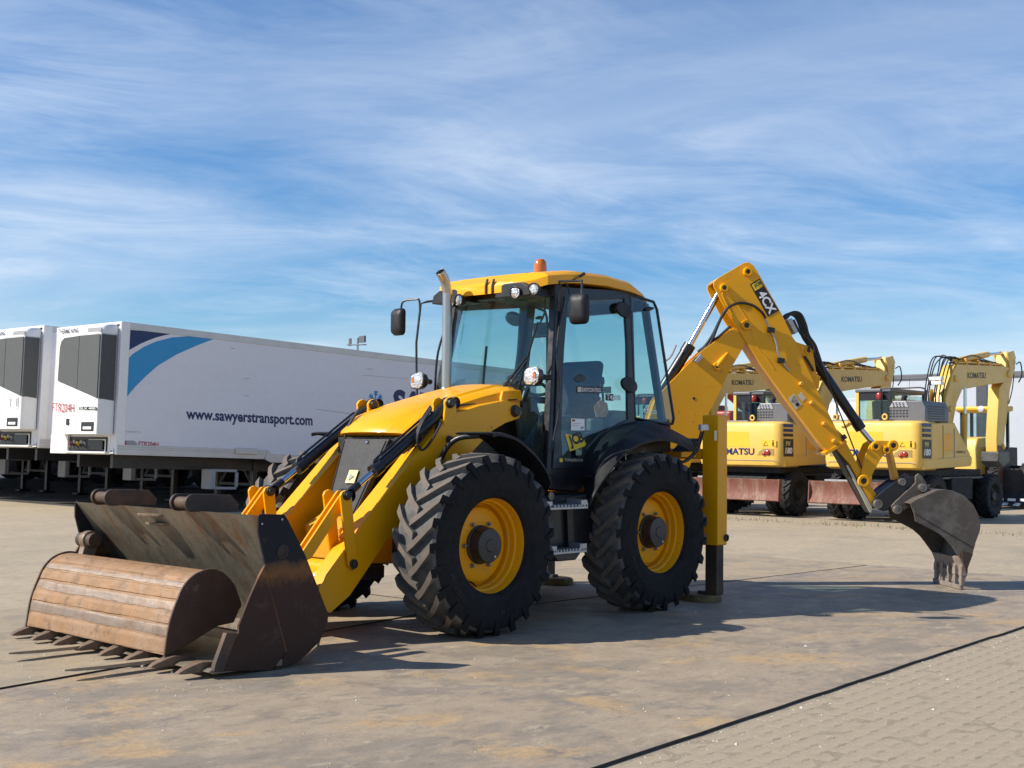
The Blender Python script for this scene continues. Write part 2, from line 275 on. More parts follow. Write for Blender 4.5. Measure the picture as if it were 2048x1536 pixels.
# ---------------------------------------------------------------- mesh helpers
class MB:
    def __init__(s): s.v = []; s.f = []; s.m = []
    def add(s, vs, fs, mi=0):
        o = len(s.v); s.v += [tuple(p) for p in vs]; s.f += [tuple(i+o for i in f) for f in fs]; s.m += [mi]*len(fs); return s
    def prism(s, poly, a0, a1, ax='y', mi=0, fr=None, mi_side=None):
        def pt(p, a):
            if fr: O, e = fr; return O + e[0]*p[0] + e[1]*a + e[2]*p[1]
            return {'y': (p[0], a, p[1]), 'x': (a, p[0], p[1]), 'z': (p[0], p[1], a)}[ax]
        n = len(poly); vs = [pt(p, a0) for p in poly] + [pt(p, a1) for p in poly]
        s.add(vs, [tuple(range(n-1, -1, -1)), tuple(range(n, 2*n))], mi)
        s.add([], [], 0); o = len(s.v) - 2*n
        for i in range(n):
            j = (i+1) % n; s.f.append((o+i, o+j, o+n+j, o+n+i)); s.m.append(mi if mi_side is None else mi_side)
        return s
    def box(s, x0, x1, y0, y1, z0, z1, mi=0, mat=None):
        vs = [(x, y, z) for z in (z0, z1) for y in (y0, y1) for x in (x0, x1)]
        if mat is not None: vs = [mat @ Vector(p) for p in vs]
        return s.add(vs, [(0, 2, 3, 1), (4, 5, 7, 6), (0, 1, 5, 4), (2, 6, 7, 3), (0, 4, 6, 2), (1, 3, 7, 5)], mi)
    def tube(s, pts, r, n=10, mi=0, cap=True):
        pts = [Vector(p) for p in pts]; k = len(pts)
        rs = r if isinstance(r, (list, tuple)) else [r]*k
        up = None; rings = []
        for i in range(k):
            d = (pts[min(i+1, k-1)] - pts[max(i-1, 0)]).normalized()
            if up is None:
                a = Vector((0, 0, 1)) if abs(d.z) < .9 else Vector((1, 0, 0)); up = (a - d*a.dot(d)).normalized()
            else: up = (up - d*up.dot(d)).normalized()
            sd = d.cross(up)
            rings.append([pts[i] + (up*math.cos(t) + sd*math.sin(t))*rs[i] for t in [2*math.pi*j/n for j in range(n)]])
        s.loft(rings, True, mi, cap); return s
    def loft(s, rings, closed=True, mi=0, cap=True):
        n = len(rings[0]); vs = [p for r in rings for p in r]; fs = []
        for i in range(len(rings)-1):
            for j in range(n if closed else n-1):
                a = i*n+j; b_ = i*n+(j+1) % n; fs.append((a, b_, b_+n, a+n))
        if cap and closed: fs += [tuple(range(n-1, -1, -1)), tuple(range((len(rings)-1)*n, len(rings)*n))]
        return s.add(vs, fs, mi)
    def lathe(s, prof, c, ax, n=32, mi=0, closed=False):
        c = Vector(c); ax = Vector(ax).normalized(); a = Vector((0, 0, 1)) if abs(ax.z) < .9 else Vector((1, 0, 0))
        u = (a - ax*a.dot(ax)).normalized(); v_ = ax.cross(u)
        rings = [[c + ax*h + (u*math.cos(2*math.pi*j/n) + v_*math.sin(2*math.pi*j/n))*r for j in range(n)] for (r, h) in prof]
        if closed: rings.append(rings[0])
        return s.loft(rings, True, mi, False)
    def cyl(s, a, b_, r, n=16, mi=0):
        return s.tube([a, b_], r, n, mi)
    def build(s, name, mats, parent=None, bevel=0, smooth=40, seg=2, solid=0, fix=True):
        me = bpy.data.meshes.new(name); me.from_pydata([tuple(p) for p in s.v], [], s.f)
        mats = mats if isinstance(mats, (list, tuple)) else [mats]
        for k in mats: me.materials.append(M[k] if isinstance(k, str) else k)
        if len(mats) > 1: me.polygons.foreach_set('material_index', s.m)
        if fix:
            bm = bmesh.new(); bm.from_mesh(me); bmesh.ops.recalc_face_normals(bm, faces=bm.faces); bm.to_mesh(me); bm.free()
        if smooth:
            me.polygons.foreach_set('use_smooth', [True]*len(me.polygons)); me.set_sharp_from_angle(angle=R(smooth))
        me.update()
        o = bpy.data.objects.new(name, me); COL.objects.link(o); o.parent = parent
        if solid:
            md = o.modifiers.new('thickness', 'SOLIDIFY'); md.thickness = solid; md.offset = 0
        if bevel:
            md = o.modifiers.new('bevel', 'BEVEL'); md.width = bevel; md.segments = seg; md.limit_method = 'ANGLE'; md.angle_limit = R(35); md.harden_normals = bool(smooth)
        return o
def thing(name, label, cat, loc=(0, 0, 0), rot=(0, 0, 0), group=None):
    o = bpy.data.objects.new(name, None); COL.objects.link(o); o.location = loc; o.rotation_euler = rot
    o['label'] = label; o['category'] = cat; o.empty_display_size = .3
    if group: o['group'] = group
    return o
def part(name, parent):
    o = bpy.data.objects.new(name, None); COL.objects.link(o); o.parent = parent; o.empty_display_size = .1; return o
def tag(o, label, cat, group=None):
    o['label'] = label; o['category'] = cat
    if group: o['group'] = group
    return o
def structure(o): o['kind'] = 'structure'; return o
def copy_tree(o, parent=None):
    c = o.copy(); COL.objects.link(c); c.parent = parent
    for ch in list(o.children): copy_tree(ch, c)
    return c
def lettering(name, body, o, ux, uy, m, parent, bold=.0, shear=0, thick=.0015, corners=None, spacing=1):
    """flat lettering that fills the parallelogram o, ux (baseline), uy (cap height); corners may give a bilinear quad"""
    cu = bpy.data.curves.new(name, 'FONT'); cu.body = body; cu.size = 1; cu.offset = bold; cu.shear = shear; cu.space_character = spacing
    cu.resolution_u = 3; cu.fill_mode = 'FRONT' if thick == 0 else 'BOTH'
    ob = bpy.data.objects.new(name, cu); COL.objects.link(ob)
    dg = bpy.context.evaluated_depsgraph_get(); me = bpy.data.meshes.new_from_object(ob.evaluated_get(dg))
    bpy.data.objects.remove(ob); bpy.data.curves.remove(cu)
    xs = [v.co.x for v in me.vertices]; ys = [v.co.y for v in me.vertices]
    x0, x1, y0, y1 = min(xs), max(xs), min(ys), max(ys)
    O = Vector(o); U = Vector(ux); V = Vector(uy); nn = U.cross(V).normalized()
    for v in me.vertices:
        a = (v.co.x-x0)/(x1-x0); b_ = (v.co.y-y0)/(y1-y0)
        if corners:
            c00, c10, c11, c01 = [Vector(c) for c in corners]
            p = c00*(1-a)*(1-b_) + c10*a*(1-b_) + c11*a*b_ + c01*(1-a)*b_
        else: p = O + U*a + V*b_
        v.co = p
    me.materials.clear(); me.materials.append(M[m])
    me.update(); ob = bpy.data.objects.new(name, me); COL.objects.link(ob); ob.parent = parent
    return ob
def panel(name, pts, m, parent, thick=.003, nrm=None):
    """thin sheet through 3-D points, with a little real thickness"""
    pts = [Vector(p) for p in pts]; n_ = nrm or (pts[1]-pts[0]).cross(pts[2]-pts[1]).normalized(); n_ = Vector(n_)
    k = len(pts); b = MB(); b.add(pts + [p + n_*thick for p in pts], [tuple(range(k-1, -1, -1)), tuple(range(k, 2*k))] + [(i, (i+1) % k, k+(i+1) % k, k+i) for i in range(k)])
    return b.build(name, m, parent, smooth=0)
def smooth_path(pts, n=6):
    """Catmull-Rom through points"""
    P = [Vector(p) for p in pts]; P = [P[0]*2-P[1]] + P + [P[-1]*2-P[-2]]; out = []
    for i in range(1, len(P)-2):
        for k in range(n):
            t = k/n; a, b_, c, d = P[i-1], P[i], P[i+1], P[i+2]
            out.append(.5*((2*b_) + (c-a)*t + (2*a-5*b_+4*c-d)*t*t + (3*b_-a-3*c+d)*t**3))
    out.append(P[-2]); return out
def arc(cx, cy, r, a0, a1, n=8): return [(cx + r*math.cos(R(a0+(a1-a0)*i/n)), cy + r*math.sin(R(a0+(a1-a0)*i/n))) for i in range(n+1)]

# ---------------------------------------------------------------- ground: paving, steel plates, pavers
gb = MB(); gb.add([(-900, -900, -.021), (900, -900, -.021), (900, 900, -.021), (-900, 900, -.021)], [(0, 1, 2, 3)])
ground = structure(gb.build('ground', 'paving', smooth=0))
def plate(name, poly, z0, z1, m):
    return structure(MB().prism(poly, z0, z1, 'z', 0, None, 1).build(name, [m, 'plateedge'], None, bevel=.002, smooth=0))
L1 = lambda x: 4.10 + .0576*(x-4.73)
rj = random.Random(5)
edge = [(9.5 - k*.22, L1(9.5 - k*.22) + rj.gauss(0, .0022) + (.012 if 9.5-k*.22 < -.75 else 0)) for k in range(70)]
plate('steel_plate', edge + [(-5.75, edge[-1][1]), (-5.72, -.6), (9.5, -.6)], -.046, 0.0, 'plate')
plate('steel_plate', [(8.5, 1.04), (5.19, .476), (1.15, -.235), (1.20, -2.75), (8.5, -2.65)], -.046, .012, 'plate2')
plate('steel_plate', [(1.08, .03), (-5.60, .295), (-5.64, -2.55), (1.10, -2.72)], -.046, .006, 'plate2')
# joint sand and pavers on the near side of the plates
PX0, PX1, PY1 = -5.6, 7.2, 8.2
sb = MB(); sb.add([(PX0, 3.4, -.0176), (PX1, 4.0, -.0176), (PX1, PY1, -.0176), (PX0, PY1, -.0176)], [(0, 1, 2, 3)])
sand = structure(sb.build('paver_bed', 'sandbed', smooth=0))
def paver_mesh():
    """interlocking paver, 20 x 10 cm with zigzag long edges and a chamfered rim"""
    e = []
    zz = [(0, 0), (.045, .012), (.1, 0), (.155, -.012), (.2, 0)]
    lo = [(x, y) for x, y in zz]; hi = [(x, y+.1) for x, y in zz][::-1]
    out = lo + hi; g = .0018; c = .0025
    cxm, cym = .1, .05
    def inset(p, d):
        x, y = p; return (x + (d if x < cxm else -d), y + (d if y < cym else -d))
    b0 = [inset(p, g) for p in out]; b1 = [inset(p, g+c) for p in out]; k = len(out)
    vs = [(x-.1, y-.05, -.012) for x, y in b0] + [(x-.1, y-.05, -.0035) for x, y in b0] + [(x-.1, y-.05, 0) for x, y in b1]
    fs = [tuple(range(2*k, 3*k))]
    for r_ in (0, 1):
        for i in range(k): fs.append((r_*k+i, r_*k+(i+1) % k, (r_+1)*k+(i+1) % k, (r_+1)*k+i))
    return vs, fs
pv, pf = paver_mesh()
pme = bpy.data.meshes.new('paver'); pme.from_pydata(pv, [], pf); pme.materials.append(M['paver']); pme.update()
near, rest = [], MB()
cc = camo.matrix_world.translation; inv = camo.matrix_world.inverted()
ca, sa = math.cos(R(3.3)), math.sin(R(3.3))
for j in range(-30, 60):
    for i in range(-40, 60):
        lx = i*.2 + (.1 if j % 2 else 0); ly = j*.1
        x = 1.5 + lx*ca - ly*sa; y = 4.6 + lx*sa + ly*ca
        if not (PX0+.15 < x < PX1-.15 and L1(x)+.075 < y < PY1-.1): continue
        d = inv @ Vector((x, y, 0)); u = cam.lens/36*d.x/-d.z; v_ = cam.lens/36*d.y/-d.z
        vis = d.z < 0 and abs(u) < .51 and abs(v_) < .385
        (near.append((-d.z, x, y)) if vis else rest.v.append((x, y)))
near.sort(); extra = near[300:]; near = near[:300]
def pz(): return -.0171 + random.uniform(-.0005, .0005)
for _, x, y in near:
    o = bpy.data.objects.new('paver', pme); COL.objects.link(o); o.parent = sand; o.location = (x, y, pz()); o.rotation_euler = (random.uniform(-.003, .003), random.uniform(-.003, .003), R(3.3)+random.uniform(-.006, .006))
spots = [(x, y) for _, x, y in extra] + rest.v; rest = MB()
for x, y in spots:
    z = pz(); rest.add([(x + p[0]*ca - p[1]*sa, y + p[0]*sa + p[1]*ca, z + p[2]) for p in pv], pf)
po = rest.build('pavers', 'paver', sand, smooth=0, fix=False); po['kind'] = 'stuff'
# chippings and crumbs lying about
cb = MB()
for _ in range(420):
    a = random.random()
    if a < .45: x = random.uniform(-2.5, 5.5); y = L1(x) + random.uniform(.01, .10) + random.random()**3*.6; z = -.017
    elif a < .8: x = random.uniform(-5, 6); y = random.uniform(1.2, 3.8); z = 0.001
    else: x = random.uniform(4.6, 6.0); y = random.uniform(-1, 1.6); z = .013
    s = random.uniform(.003, .009)*(2.0 if random.random() < .06 else 1); q = random.uniform(0, 6.3)
    c_, s_ = math.cos(q)*s, math.sin(q)*s; h = s*.6
    cb.add([(x+c_, y+s_, z), (x-s_, y+c_*.7, z), (x-c_, y-s_, z), (x+s_, y-c_*.8, z), (x+s*.1, y, z+h)], [(0, 1, 4), (1, 2, 4), (2, 3, 4), (3, 0, 4)])
co = cb.build('chippings', 'debris', None, smooth=0); co['kind'] = 'stuff'; tag(co, 'pale stone chippings and crumbs scattered over plates and pavers', 'chippings')

# ---------------------------------------------------------------- backhoe loader
JCB = thing('backhoe_loader', 'large yellow and black backhoe loader with cab, front bucket and raised rear boom', 'backhoe loader')
Y_ = 'yellow'
# --- wheels
def tyre_mb(R0=.705, hub=.36, hw=.225, nl=23, clampz=None):
    b = MB(); k = R0/.705
    prof = [(hub, .175), (.385*k, .20), (.44*k, .218), (.53*k, .226), (.60*k, .220), (.635*k, .207), (.652*k, .185), (.660*k, .10), (.664*k, 0)]
    prof = [(r, h*hw/.225) for r, h in prof]; prof = prof + [(r, -h) for r, h in prof[::-1][1:]]
    n = 92
    rings = []
    for r, h in prof: rings.append([(r*math.cos(2*math.pi*j/n), h, r*math.sin(2*math.pi*j/n)) for j in range(n)])
    def msl(i): return 0 if (i < 5 or i > len(prof)-7) else 1
    for i in range(len(prof)-1): b.loft([rings[i], rings[i+1]], True, msl(i), False)
    rb = lambda y: .664*k - .012*k*(abs(y)/.1)**2 if abs(y) < .1 else (.660 - .010*(abs(y)-.1)/.09)*k
    st = [(-.026, 0), (.05, 4.2), (.12, 9.3), (.18, 14.8), (.203, 17)]
    for sgn in (1, -1):
        for q in range(nl):
            th0 = 360/nl*(q + (.5 if sgn < 0 else 0))
            rings = []
            for (yo, da) in st:
                y = sgn*yo*hw/.225; hw_a = math.degrees(.0265/R0)*(1.0 + .25*(yo > .15))
                rt = (.705 - .010*(yo/.2)**2)*k; rbb = rb(y) - .015
                th = th0 + da; t0, t1 = R(th-hw_a), R(th+hw_a); tb0, tb1 = R(th-hw_a*1.35), R(th+hw_a*1.35)
                rings.append([(rbb*math.cos(tb0), y, rbb*math.sin(tb0)), (rt*math.cos(t0), y, rt*math.sin(t0)), (rt*math.cos(t1), y, rt*math.sin(t1)), (rbb*math.cos(tb1), y, rbb*math.sin(tb1))])
            for (r_, yy, da, wf) in ((.655, .214, 18.0, 1.25), (.60, .226, 18.8, .9), (.565, .224, 19.2, .5)):
                y = sgn*yy*hw/.225; hw_a = math.degrees(.0235/R0)*wf; th = th0+da; yi = y - sgn*.02
                t0, t1 = R(th-hw_a), R(th+hw_a); rr = r_*k
                rings.append([(rr*.99*math.cos(t0), yi, rr*.99*math.sin(t0)), (rr*math.cos(t0), y + sgn*.006, rr*math.sin(t0)), (rr*math.cos(t1), y + sgn*.006, rr*math.sin(t1)), (rr*.99*math.cos(t1), yi, rr*.99*math.sin(t1))])
            o = len(b.v); n4 = 4
            b.add([p for r_ in rings for p in r_], [])
            for i in range(len(rings)-1):
                for j in range(3):
                    a = o+i*4+j; b.f.append((a, a+1, a+5, a+4)); b.m.append(2 if (j == 1 and i < 4) else (1 if i < 4 else 0))
            b.f.append((o, o+1, o+2, o+3)); b.m.append(1); e = o+(len(rings)-1)*4; b.f.append((e, e+1, e+2, e+3)); b.m.append(0)
    if clampz is not None:
        b.v = [(x, y, max(z, clampz)) for x, y, z in b.v]
    return b
def make_wheel(x, y, z, side):
    wh = part('wheel', JCB); wh.location = (x, y, z)
    t = tyre_mb(clampz=-z+.002).build('tyre', ['rubber', 'tread', 'lugtop'], wh, smooth=32)
    s = side
    prof = [(.372, .180), (.386, .192), (.386, .186), (.372, .176), (.360, .165), (.352, .135), (.350, .105), (.334, .095), (.330, .055), (.318, .040), (.314, -.01), (.296, -.025), (.285, .028), (.262, .040), (.14, .040), (.10, .040)]
    MB().lathe([(r, h*s) for r, h in prof], (0, 0, 0), (0, 1, 0), 64).build('rim', 'rimyellow', wh, smooth=30)
    MB().lathe([(.372, -.18*s), (.35, -.1*s), (.32, .0)], (0, 0, 0), (0, 1, 0), 48).build('inner_rim', Y_, wh)
    MB().lathe([(.150, .035*s), (.150, .055*s), (.138, .062*s), (.136, .135*s), (.128, .150*s), (.05, .154*s), (.045, .160*s), (0.0005, .160*s)], (0, 0, 0), (0, 1, 0), 36).build('hub', 'hubblack', wh, smooth=30)
    for q in range(6):
        a = R(60*q); cx, cz = .180*math.cos(a), .180*math.sin(a)
        MB().lathe([(.019, .04*s), (.019, .048*s), (.012, .050*s), (.012, .072*s), (.0005, .074*s)], (cx, 0, cz), (0, 1, 0), 6).build('wheel_nut', 'steel', wh, smooth=0)
    a = R(-120); MB().cyl((.10*math.cos(a), .15*s, .10*math.sin(a)), (.10*math.cos(a), .158*s, .10*math.sin(a)), .010, 10).build('hub_plug', 'galv', wh)
    MB().tube([(.29*math.cos(R(-75)), .02*s, .29*math.sin(R(-75))), (.32*math.cos(R(-75)), .09*s, .32*math.sin(R(-75)))], .007, 8).build('valve', 'dark', wh)
    return wh
WB = 2.192
for (x, z) in ((WB, .682), (0, .693)):
    for s in (1, -1): make_wheel(x, .94*s, z, s)
# raised sidewall lettering on the near tyres
def side_text(cx, cz, body, a0, a1, r0=.555, h=.045):
    cu = bpy.data.curves.new('lettering', 'FONT'); cu.body = body; cu.size = 1; cu.offset = .012; cu.resolution_u = 2
    ob = bpy.data.objects.new('lettering', cu); COL.objects.link(ob)
    me = bpy.data.meshes.new_from_object(ob.evaluated_get(bpy.context.evaluated_depsgraph_get())); bpy.data.objects.remove(ob)
    xs = [v.co.x for v in me.vertices]; ys = [v.co.y for v in me.vertices]; x0, x1, y0, y1 = min(xs), max(xs), min(ys), max(ys)
    for v in me.vertices:
        a = R(a0 + (a1-a0)*(v.co.x-x0)/(x1-x0)); r = r0 + h*(v.co.y-y0)/(y1-y0)
        yy = .94 + .2275 - .9*(abs(r-.53)**2)
        v.co = (cx + r*math.cos(a), yy + .002, cz + r*math.sin(a))
    me.materials.clear(); me.materials.append(M['sideletter']); o = bpy.data.objects.new('lettering', me); COL.objects.link(o); o.parent = JCB
side_text(WB, .682, 'X M CL', -108, -84, .485, .04); side_text(WB, .682, 'MICHELIN', -20, -52, .49, .05); side_text(0, .693, 'MICHELIN', -20, -55, .49, .05)

# --- chassis, axles, tanks
ch = MB()
ch.box(-1.0, 2.45, -.36, .36, .55, .95); ch.box(1.25, 2.44, -.34, .34, .95, 1.50)
ch.build('chassis', 'dark', JCB, bevel=.01)
for x, z in ((WB, .682), (0, .693)):
    MB().tube([(x, -.80, z), (x, -.35, z), (x, -.15, z), (x, .15, z), (x, .35, z), (x, .80, z)], [.11, .10, .19, .19, .10, .11], 16).build('axle', 'dark', JCB)
tk = MB(); tk.prism([(.62, .62), (1.52, .55), (1.56, 1.02), (.62, 1.05)], .40, .86); tk.build('battery_box', 'black', JCB, bevel=.03, seg=3)
MB().prism([(.62, .55), (1.5, .52), (1.5, 1.0), (.62, 1.05)], -.86, -.40).build('fuel_tank', 'black', JCB, bevel=.03, seg=3)
nb = MB(); nb.prism([(2.40, .50), (2.86, .52), (2.90, .80), (2.72, .90), (2.40, .90)], -.27, .27); nb.box(2.86, 2.93, -.20, .20, .55, .80); nb.build('front_frame', 'yellow_worn', JCB, bevel=.012)
MB().box(2.55, 2.86, -.30, .30, .40, .50).build('front_bumper', 'dark', JCB, bevel=.01)
# --- steps
def step(z, x0, x1, y1):
    b = MB(); b.box(x0, x1, .80, y1, z-.02, z)
    n = 12
    for i in range(n): xx = x0 + (x1-x0)*(i+.25)/n; b.box(xx, xx+(x1-x0)/n*.5, .80, y1, z, z+.018)
    b.box(x0, x0+.09, .80, y1, z, z+.055); b.box(x1-.08, x1, .80, y1, z, z+.05)
    o = b.build('step', 'galv', JCB, bevel=.003, smooth=0); return o
step(.945, .92, 1.46, 1.02); step(.58, .93, 1.40, 1.02)
MB().prism([(.98, .56), (1.05, .50), (1.28, .50), (1.36, .565)], .82, 1.0).build('step_bracket', 'black', JCB, bevel=.01)
MB().prism([(.97, .93), (.93, .56), (1.02, .56), (1.05, .93)], .84, .90).build('step_hanger', 'black', JCB, bevel=.01)
MB().box(1.40, 1.46, .84, .90, .56, .95).build('step_hanger', 'black', JCB, bevel=.01)
MB().lathe([(.035, 0), (.035, .01), (.0005, .012)], (1.22, .861, 1.03), (0, 1, 0), 16).build('cap', 'steel', JCB)

# --- bonnet
bn = MB(); rings = []
for (x, wd, zb, zs, cr) in ((2.545, .385, 1.515, 1.530, .006), (2.53, .430, 1.503, 1.556, .012), (2.46, .455, 1.50, 1.605, .02), (2.32, .462, 1.505, 1.668, .025), (2.07, .462, 1.53, 1.752, .03), (1.64, .45, 1.60, 1.862, .032), (1.30, .455, 1.66, 1.938, .034), (1.19, .44, 1.68, 1.945, .03), (1.13, .40, 1.70, 1.925, .02)):
    h = zs - zb
    half = [(wd, zb), (wd*1.005, zb+h*.45), (wd*.985, zb+h*.78), (wd*.93, zs-h*.06), (wd*.80, zs+cr*.35), (wd*.62, zs+cr*.45), (wd*.57, zs+cr*.95), (wd*.25, zs+cr*1.15)]
    rings.append([(x - .13*(y/.45)**2*(1 if x > 2.4 else .3), y, z) for y, z in half] + [(x, 0, zs+cr*1.2)] + [(x - .13*(y/.45)**2*(1 if x > 2.4 else .3), -y, z) for y, z in half[::-1]])
bn.loft(rings, True, 0, True); bonnet = bn.build('bonnet', Y_, JCB, bevel=.006, smooth=28)
for s in (1, -1): MB().prism([(1.14, 1.835), (1.17, 1.925), (1.30, 1.915), (1.40, 1.905), (1.43, 1.80), (1.30, 1.815)], s*.44, s*.475).build('bonnet_vent', Y_, bonnet, bevel=.012, seg=3)
panel('vent_slot', [(1.935, .457, 1.752), (1.72, .461, 1.785), (1.72, .461, 1.792), (1.935, .457, 1.775)], 'inkblack', bonnet, .003, (0, 1, 0))
panel('vent_slot', [(1.34, .478, 1.826), (1.24, .478, 1.832), (1.22, .478, 1.845), (1.34, .478, 1.838)], 'inkblack', bonnet, .003, (0, 1, 0))
# --- grille
gr = MB()
def gp(y, t, off=0): return (2.505 + .272*t + off, y, 1.488 - .615*t + off*.3)
top, bot = .275, .175
gr.add([gp(-top, 0), gp(top, 0), gp(bot, 1), gp(-bot, 1), gp(-top, 0, -.05), gp(top, 0, -.05), gp(bot, 1, -.05), gp(-bot, 1, -.05)], [(0, 1, 2, 3), (7, 6, 5, 4), (0, 4, 5, 1), (1, 5, 6, 2), (2, 6, 7, 3), (3, 7, 4, 0)])
grille = gr.build('grille', 'mesh', JCB, bevel=.012)
for y0 in (-.255, .25):
    MB().tube([gp(y0, .03, .004), gp(y0*bot/top, .97, .004)], .004, 6).build('grille_rib', 'black', grille)
MB().lathe([(.0005, .02), (.012, .016), (.017, .006), (.017, 0)], gp(.035, .05, .0), (1, 0, .4), 12).build('grille_lock', 'chrome', grille)
bq_ = lambda a, t: gp(a, t, .010)
panel('badge', [bq_(-.045, .42), bq_(.062, .42), bq_(.062, .585), bq_(-.045, .585)], 'paleyellow', grille, .006, (.93, 0, .37))
bq2 = lambda a, t: gp(a, t, .017)
panel('badge_emblem', [bq2(-.018, .46), bq2(.04, .50), bq2(-.01, .555)], 'badge', grille, .006, (.93, 0, .37))
MB().box(1.5, 2.46, -.40, .40, 1.30, 1.50).build('radiator', 'dark', JCB)
rd = MB()
for i in range(14): z = .92 + i*.042; rd.box(2.30-.01*i, 2.42-.02*i+.10, .345, .352, z, z+.012)
rd.build('radiator_screen', 'black', JCB, smooth=0)

# --- loader arms with tilt rams, levers and links
LUG = [(2.148,1.742),(2.154,1.785),(2.132,1.814),(2.093,1.828),(2.048,1.813),(2.030,1.774),(2.023,1.706),(2.003,1.597),(2.167,1.594)]
ARM = [(2.163,1.650),(2.028,1.701),(1.750,1.771),(1.447,1.823),(1.322,1.806),(1.251,1.775),(1.231,1.724),(1.281,1.672),(1.431,1.634),(1.596,1.564),(1.889,1.344),(2.250,1.048),(2.618,0.780),(2.760,0.699),(3.106,0.324),(3.282,0.216),(3.315,0.226),(3.406,0.369),(3.389,0.418),(3.162,0.663),(3.077,0.733),(2.988,0.851),(2.425,1.382),(2.167,1.602)]
YI, YO = .385, .54
ARMTOP = [(2.167,1.602),(2.425,1.382),(2.988,0.851),(3.077,0.733)]
LIFT = [(2.012,1.784),(2.837,1.231),(3.094,1.058)]
for s in (1, -1):
    arm = MB().prism(ARM, s*YI, s*YO).build('loader_arm', Y_, JCB, bevel=.008)
    for y0, y1 in ((YI-.002, YI+.022), (YO-.022, YO+.002)): MB().prism(LUG, s*y0, s*y1).build('ram_lug', Y_, arm, bevel=.004)
    # top flange of the arm
    fl = MB()
    for a, b_ in zip(ARMTOP[:-1], ARMTOP[1:]):
        fl.add([(a[0], s*(YI-.012), a[1]), (a[0], s*(YO+.004), a[1]), (b_[0], s*(YO+.004), b_[1]), (b_[0], s*(YI-.012), b_[1])] + [(p[0]+.010, y_, p[1]+.009) for p, y_ in ((a, s*(YI-.012)), (a, s*(YO+.004)), (b_, s*(YO+.004)), (b_, s*(YI-.012)))], [(0, 1, 2, 3), (4, 7, 6, 5), (0, 4, 5, 1), (1, 5, 6, 2), (2, 6, 7, 3), (3, 7, 4, 0)])
    fl.build('top_flange', Y_, arm, bevel=.002)
    # hydraulic pipe along the arm
    pa = [(2.208,1.553),(2.326,1.440),(2.638,1.121),(2.857,0.905),(2.925,0.825)]
    MB().tube([(x+.02, s*.43, z+.03) for x, z in pa], .012, 8).build('pipe', 'rust', arm)
    MB().tube([(x+.02, s*.465, z+.03) for x, z in pa], .010, 8).build('pipe', 'rust', arm)
    for (px_, pz_, r_) in [(p[0], p[1], r_) for p, r_ in zip([(2.102,1.779),(1.325,1.738),(2.107,1.487),(3.096,0.558)], (.034, .042, .026, .034))]:
        MB().lathe([(r_*1.25, YO), (r_*1.25, YO+.010), (r_, YO+.014), (r_, YO+.034), (r_*.8, YO+.040), (.0005, YO+.040)], (px_, 0, pz_), (0, 1, 0), 20).build('pin', 'hubblack', arm, smooth=30) if s > 0 else MB().lathe([(r_*1.25, -YI+.002), (r_*1.25, -YI+.010), (r_, -YI+.014), (r_, -YI+.03), (.0005, -YI+.032)], (px_, 0, pz_), (0, 1, 0), 20).build('pin', 'hubblack', arm, smooth=30)
    # tilt ram
    (ax_, az_), (bx_, bz_), (kx_, kz_) = LIFT
    A_ = Vector((ax_, s*.4625, az_)); B_ = Vector((bx_, s*.4625, bz_)); K_ = Vector((kx_, s*.4625, kz_))
    ram = part('tilt_ram', JCB)
    d = (B_-A_).normalized()
    MB().tube([A_, A_+d*.05, A_+d*.06, B_-d*.09, B_-d*.088, B_], [.036, .036, .047, .047, .054, .054], 20).build('barrel', 'black', ram, smooth=30)
    MB().tube([B_, K_-d*.13], .024, 16).build('rod', 'chrome', ram); MB().tube([K_-d*.14, K_-d*.02], [.030, .034], 14).build('rod_end', 'black', ram)
    MB().lathe([(.05, -.05), (.05, .05)], K_, (0, 1, 0), 20).build('rod_eye', 'black', ram); MB().lathe([(.048, -.062), (.048, .062)], A_, (0, 1, 0), 20).build('barrel_eye', 'black', ram)
    up = Vector((.05, 0, .03)); n_ = d.cross(Vector((0, 1, 0))).normalized(); n_ = n_ if n_.z > 0 else -n_
    MB().tube([A_+d*.22+n_*.05, A_+d*.24+n_*.066, B_-d*.12+n_*.068, B_-d*.05+n_*.066, B_-d*.02+n_*.04], .010, 8).build('feed_pipe', 'black', ram)
    # lever: arm pin to ram pin ; link: ram pin to bucket
    LEV = [(3.236,1.061),(3.222,1.089),(3.185,1.103),(3.146,1.088),(3.131,1.058),(3.061,0.557),(3.089,0.522),(3.132,0.525),(3.152,0.555)]
    LNK = [(3.186,1.065),(3.158,1.094),(3.119,1.097),(3.085,1.074),(3.080,1.048),(3.444,0.615),(3.516,0.594),(3.544,0.645)]
    lv = MB(); lv.prism(LEV, s*(YO+.006), s*(YO+.028)); lv.prism(LEV, s*(YI-.03), s*(YI-.008)); lv.build('lever', Y_, JCB, bevel=.004)
    lk = MB(); lk.prism(LNK, s*.425, s*.445); lk.prism(LNK, s*.485, s*.505); lk.build('tilt_link', Y_, JCB, bevel=.004)
    for yy in ((YO+.026) if s > 0 else -(YI-.032),):
        for p in ([(3.179,1.063),(3.105,0.559)]):
            MB().lathe([(.036, 0), (.036, .014), (.026, .016), (.026, .028), (.0005, .030)], (p[0], yy, p[1]), (0, 1, 0), 18).build('pin', 'hubblack', JCB, smooth=30)
cm = [(0.486,0.450)]
MB().cyl((3.10, -.39, .50), (3.10, .39, .50), .07, 18).build('cross_tube', Y_, JCB)
MB().prism([(3.02, .40), (3.42, .34), (3.44, .40), (3.05, .56)], -.40, .40).build('cross_plate', Y_, JCB, bevel=.006)
MB().prism([(3.20, .505), (3.36, .415), (3.385, .45), (3.225, .545)], .37, .415).build('strut_bracket', 'white', JCB, bevel=.004)
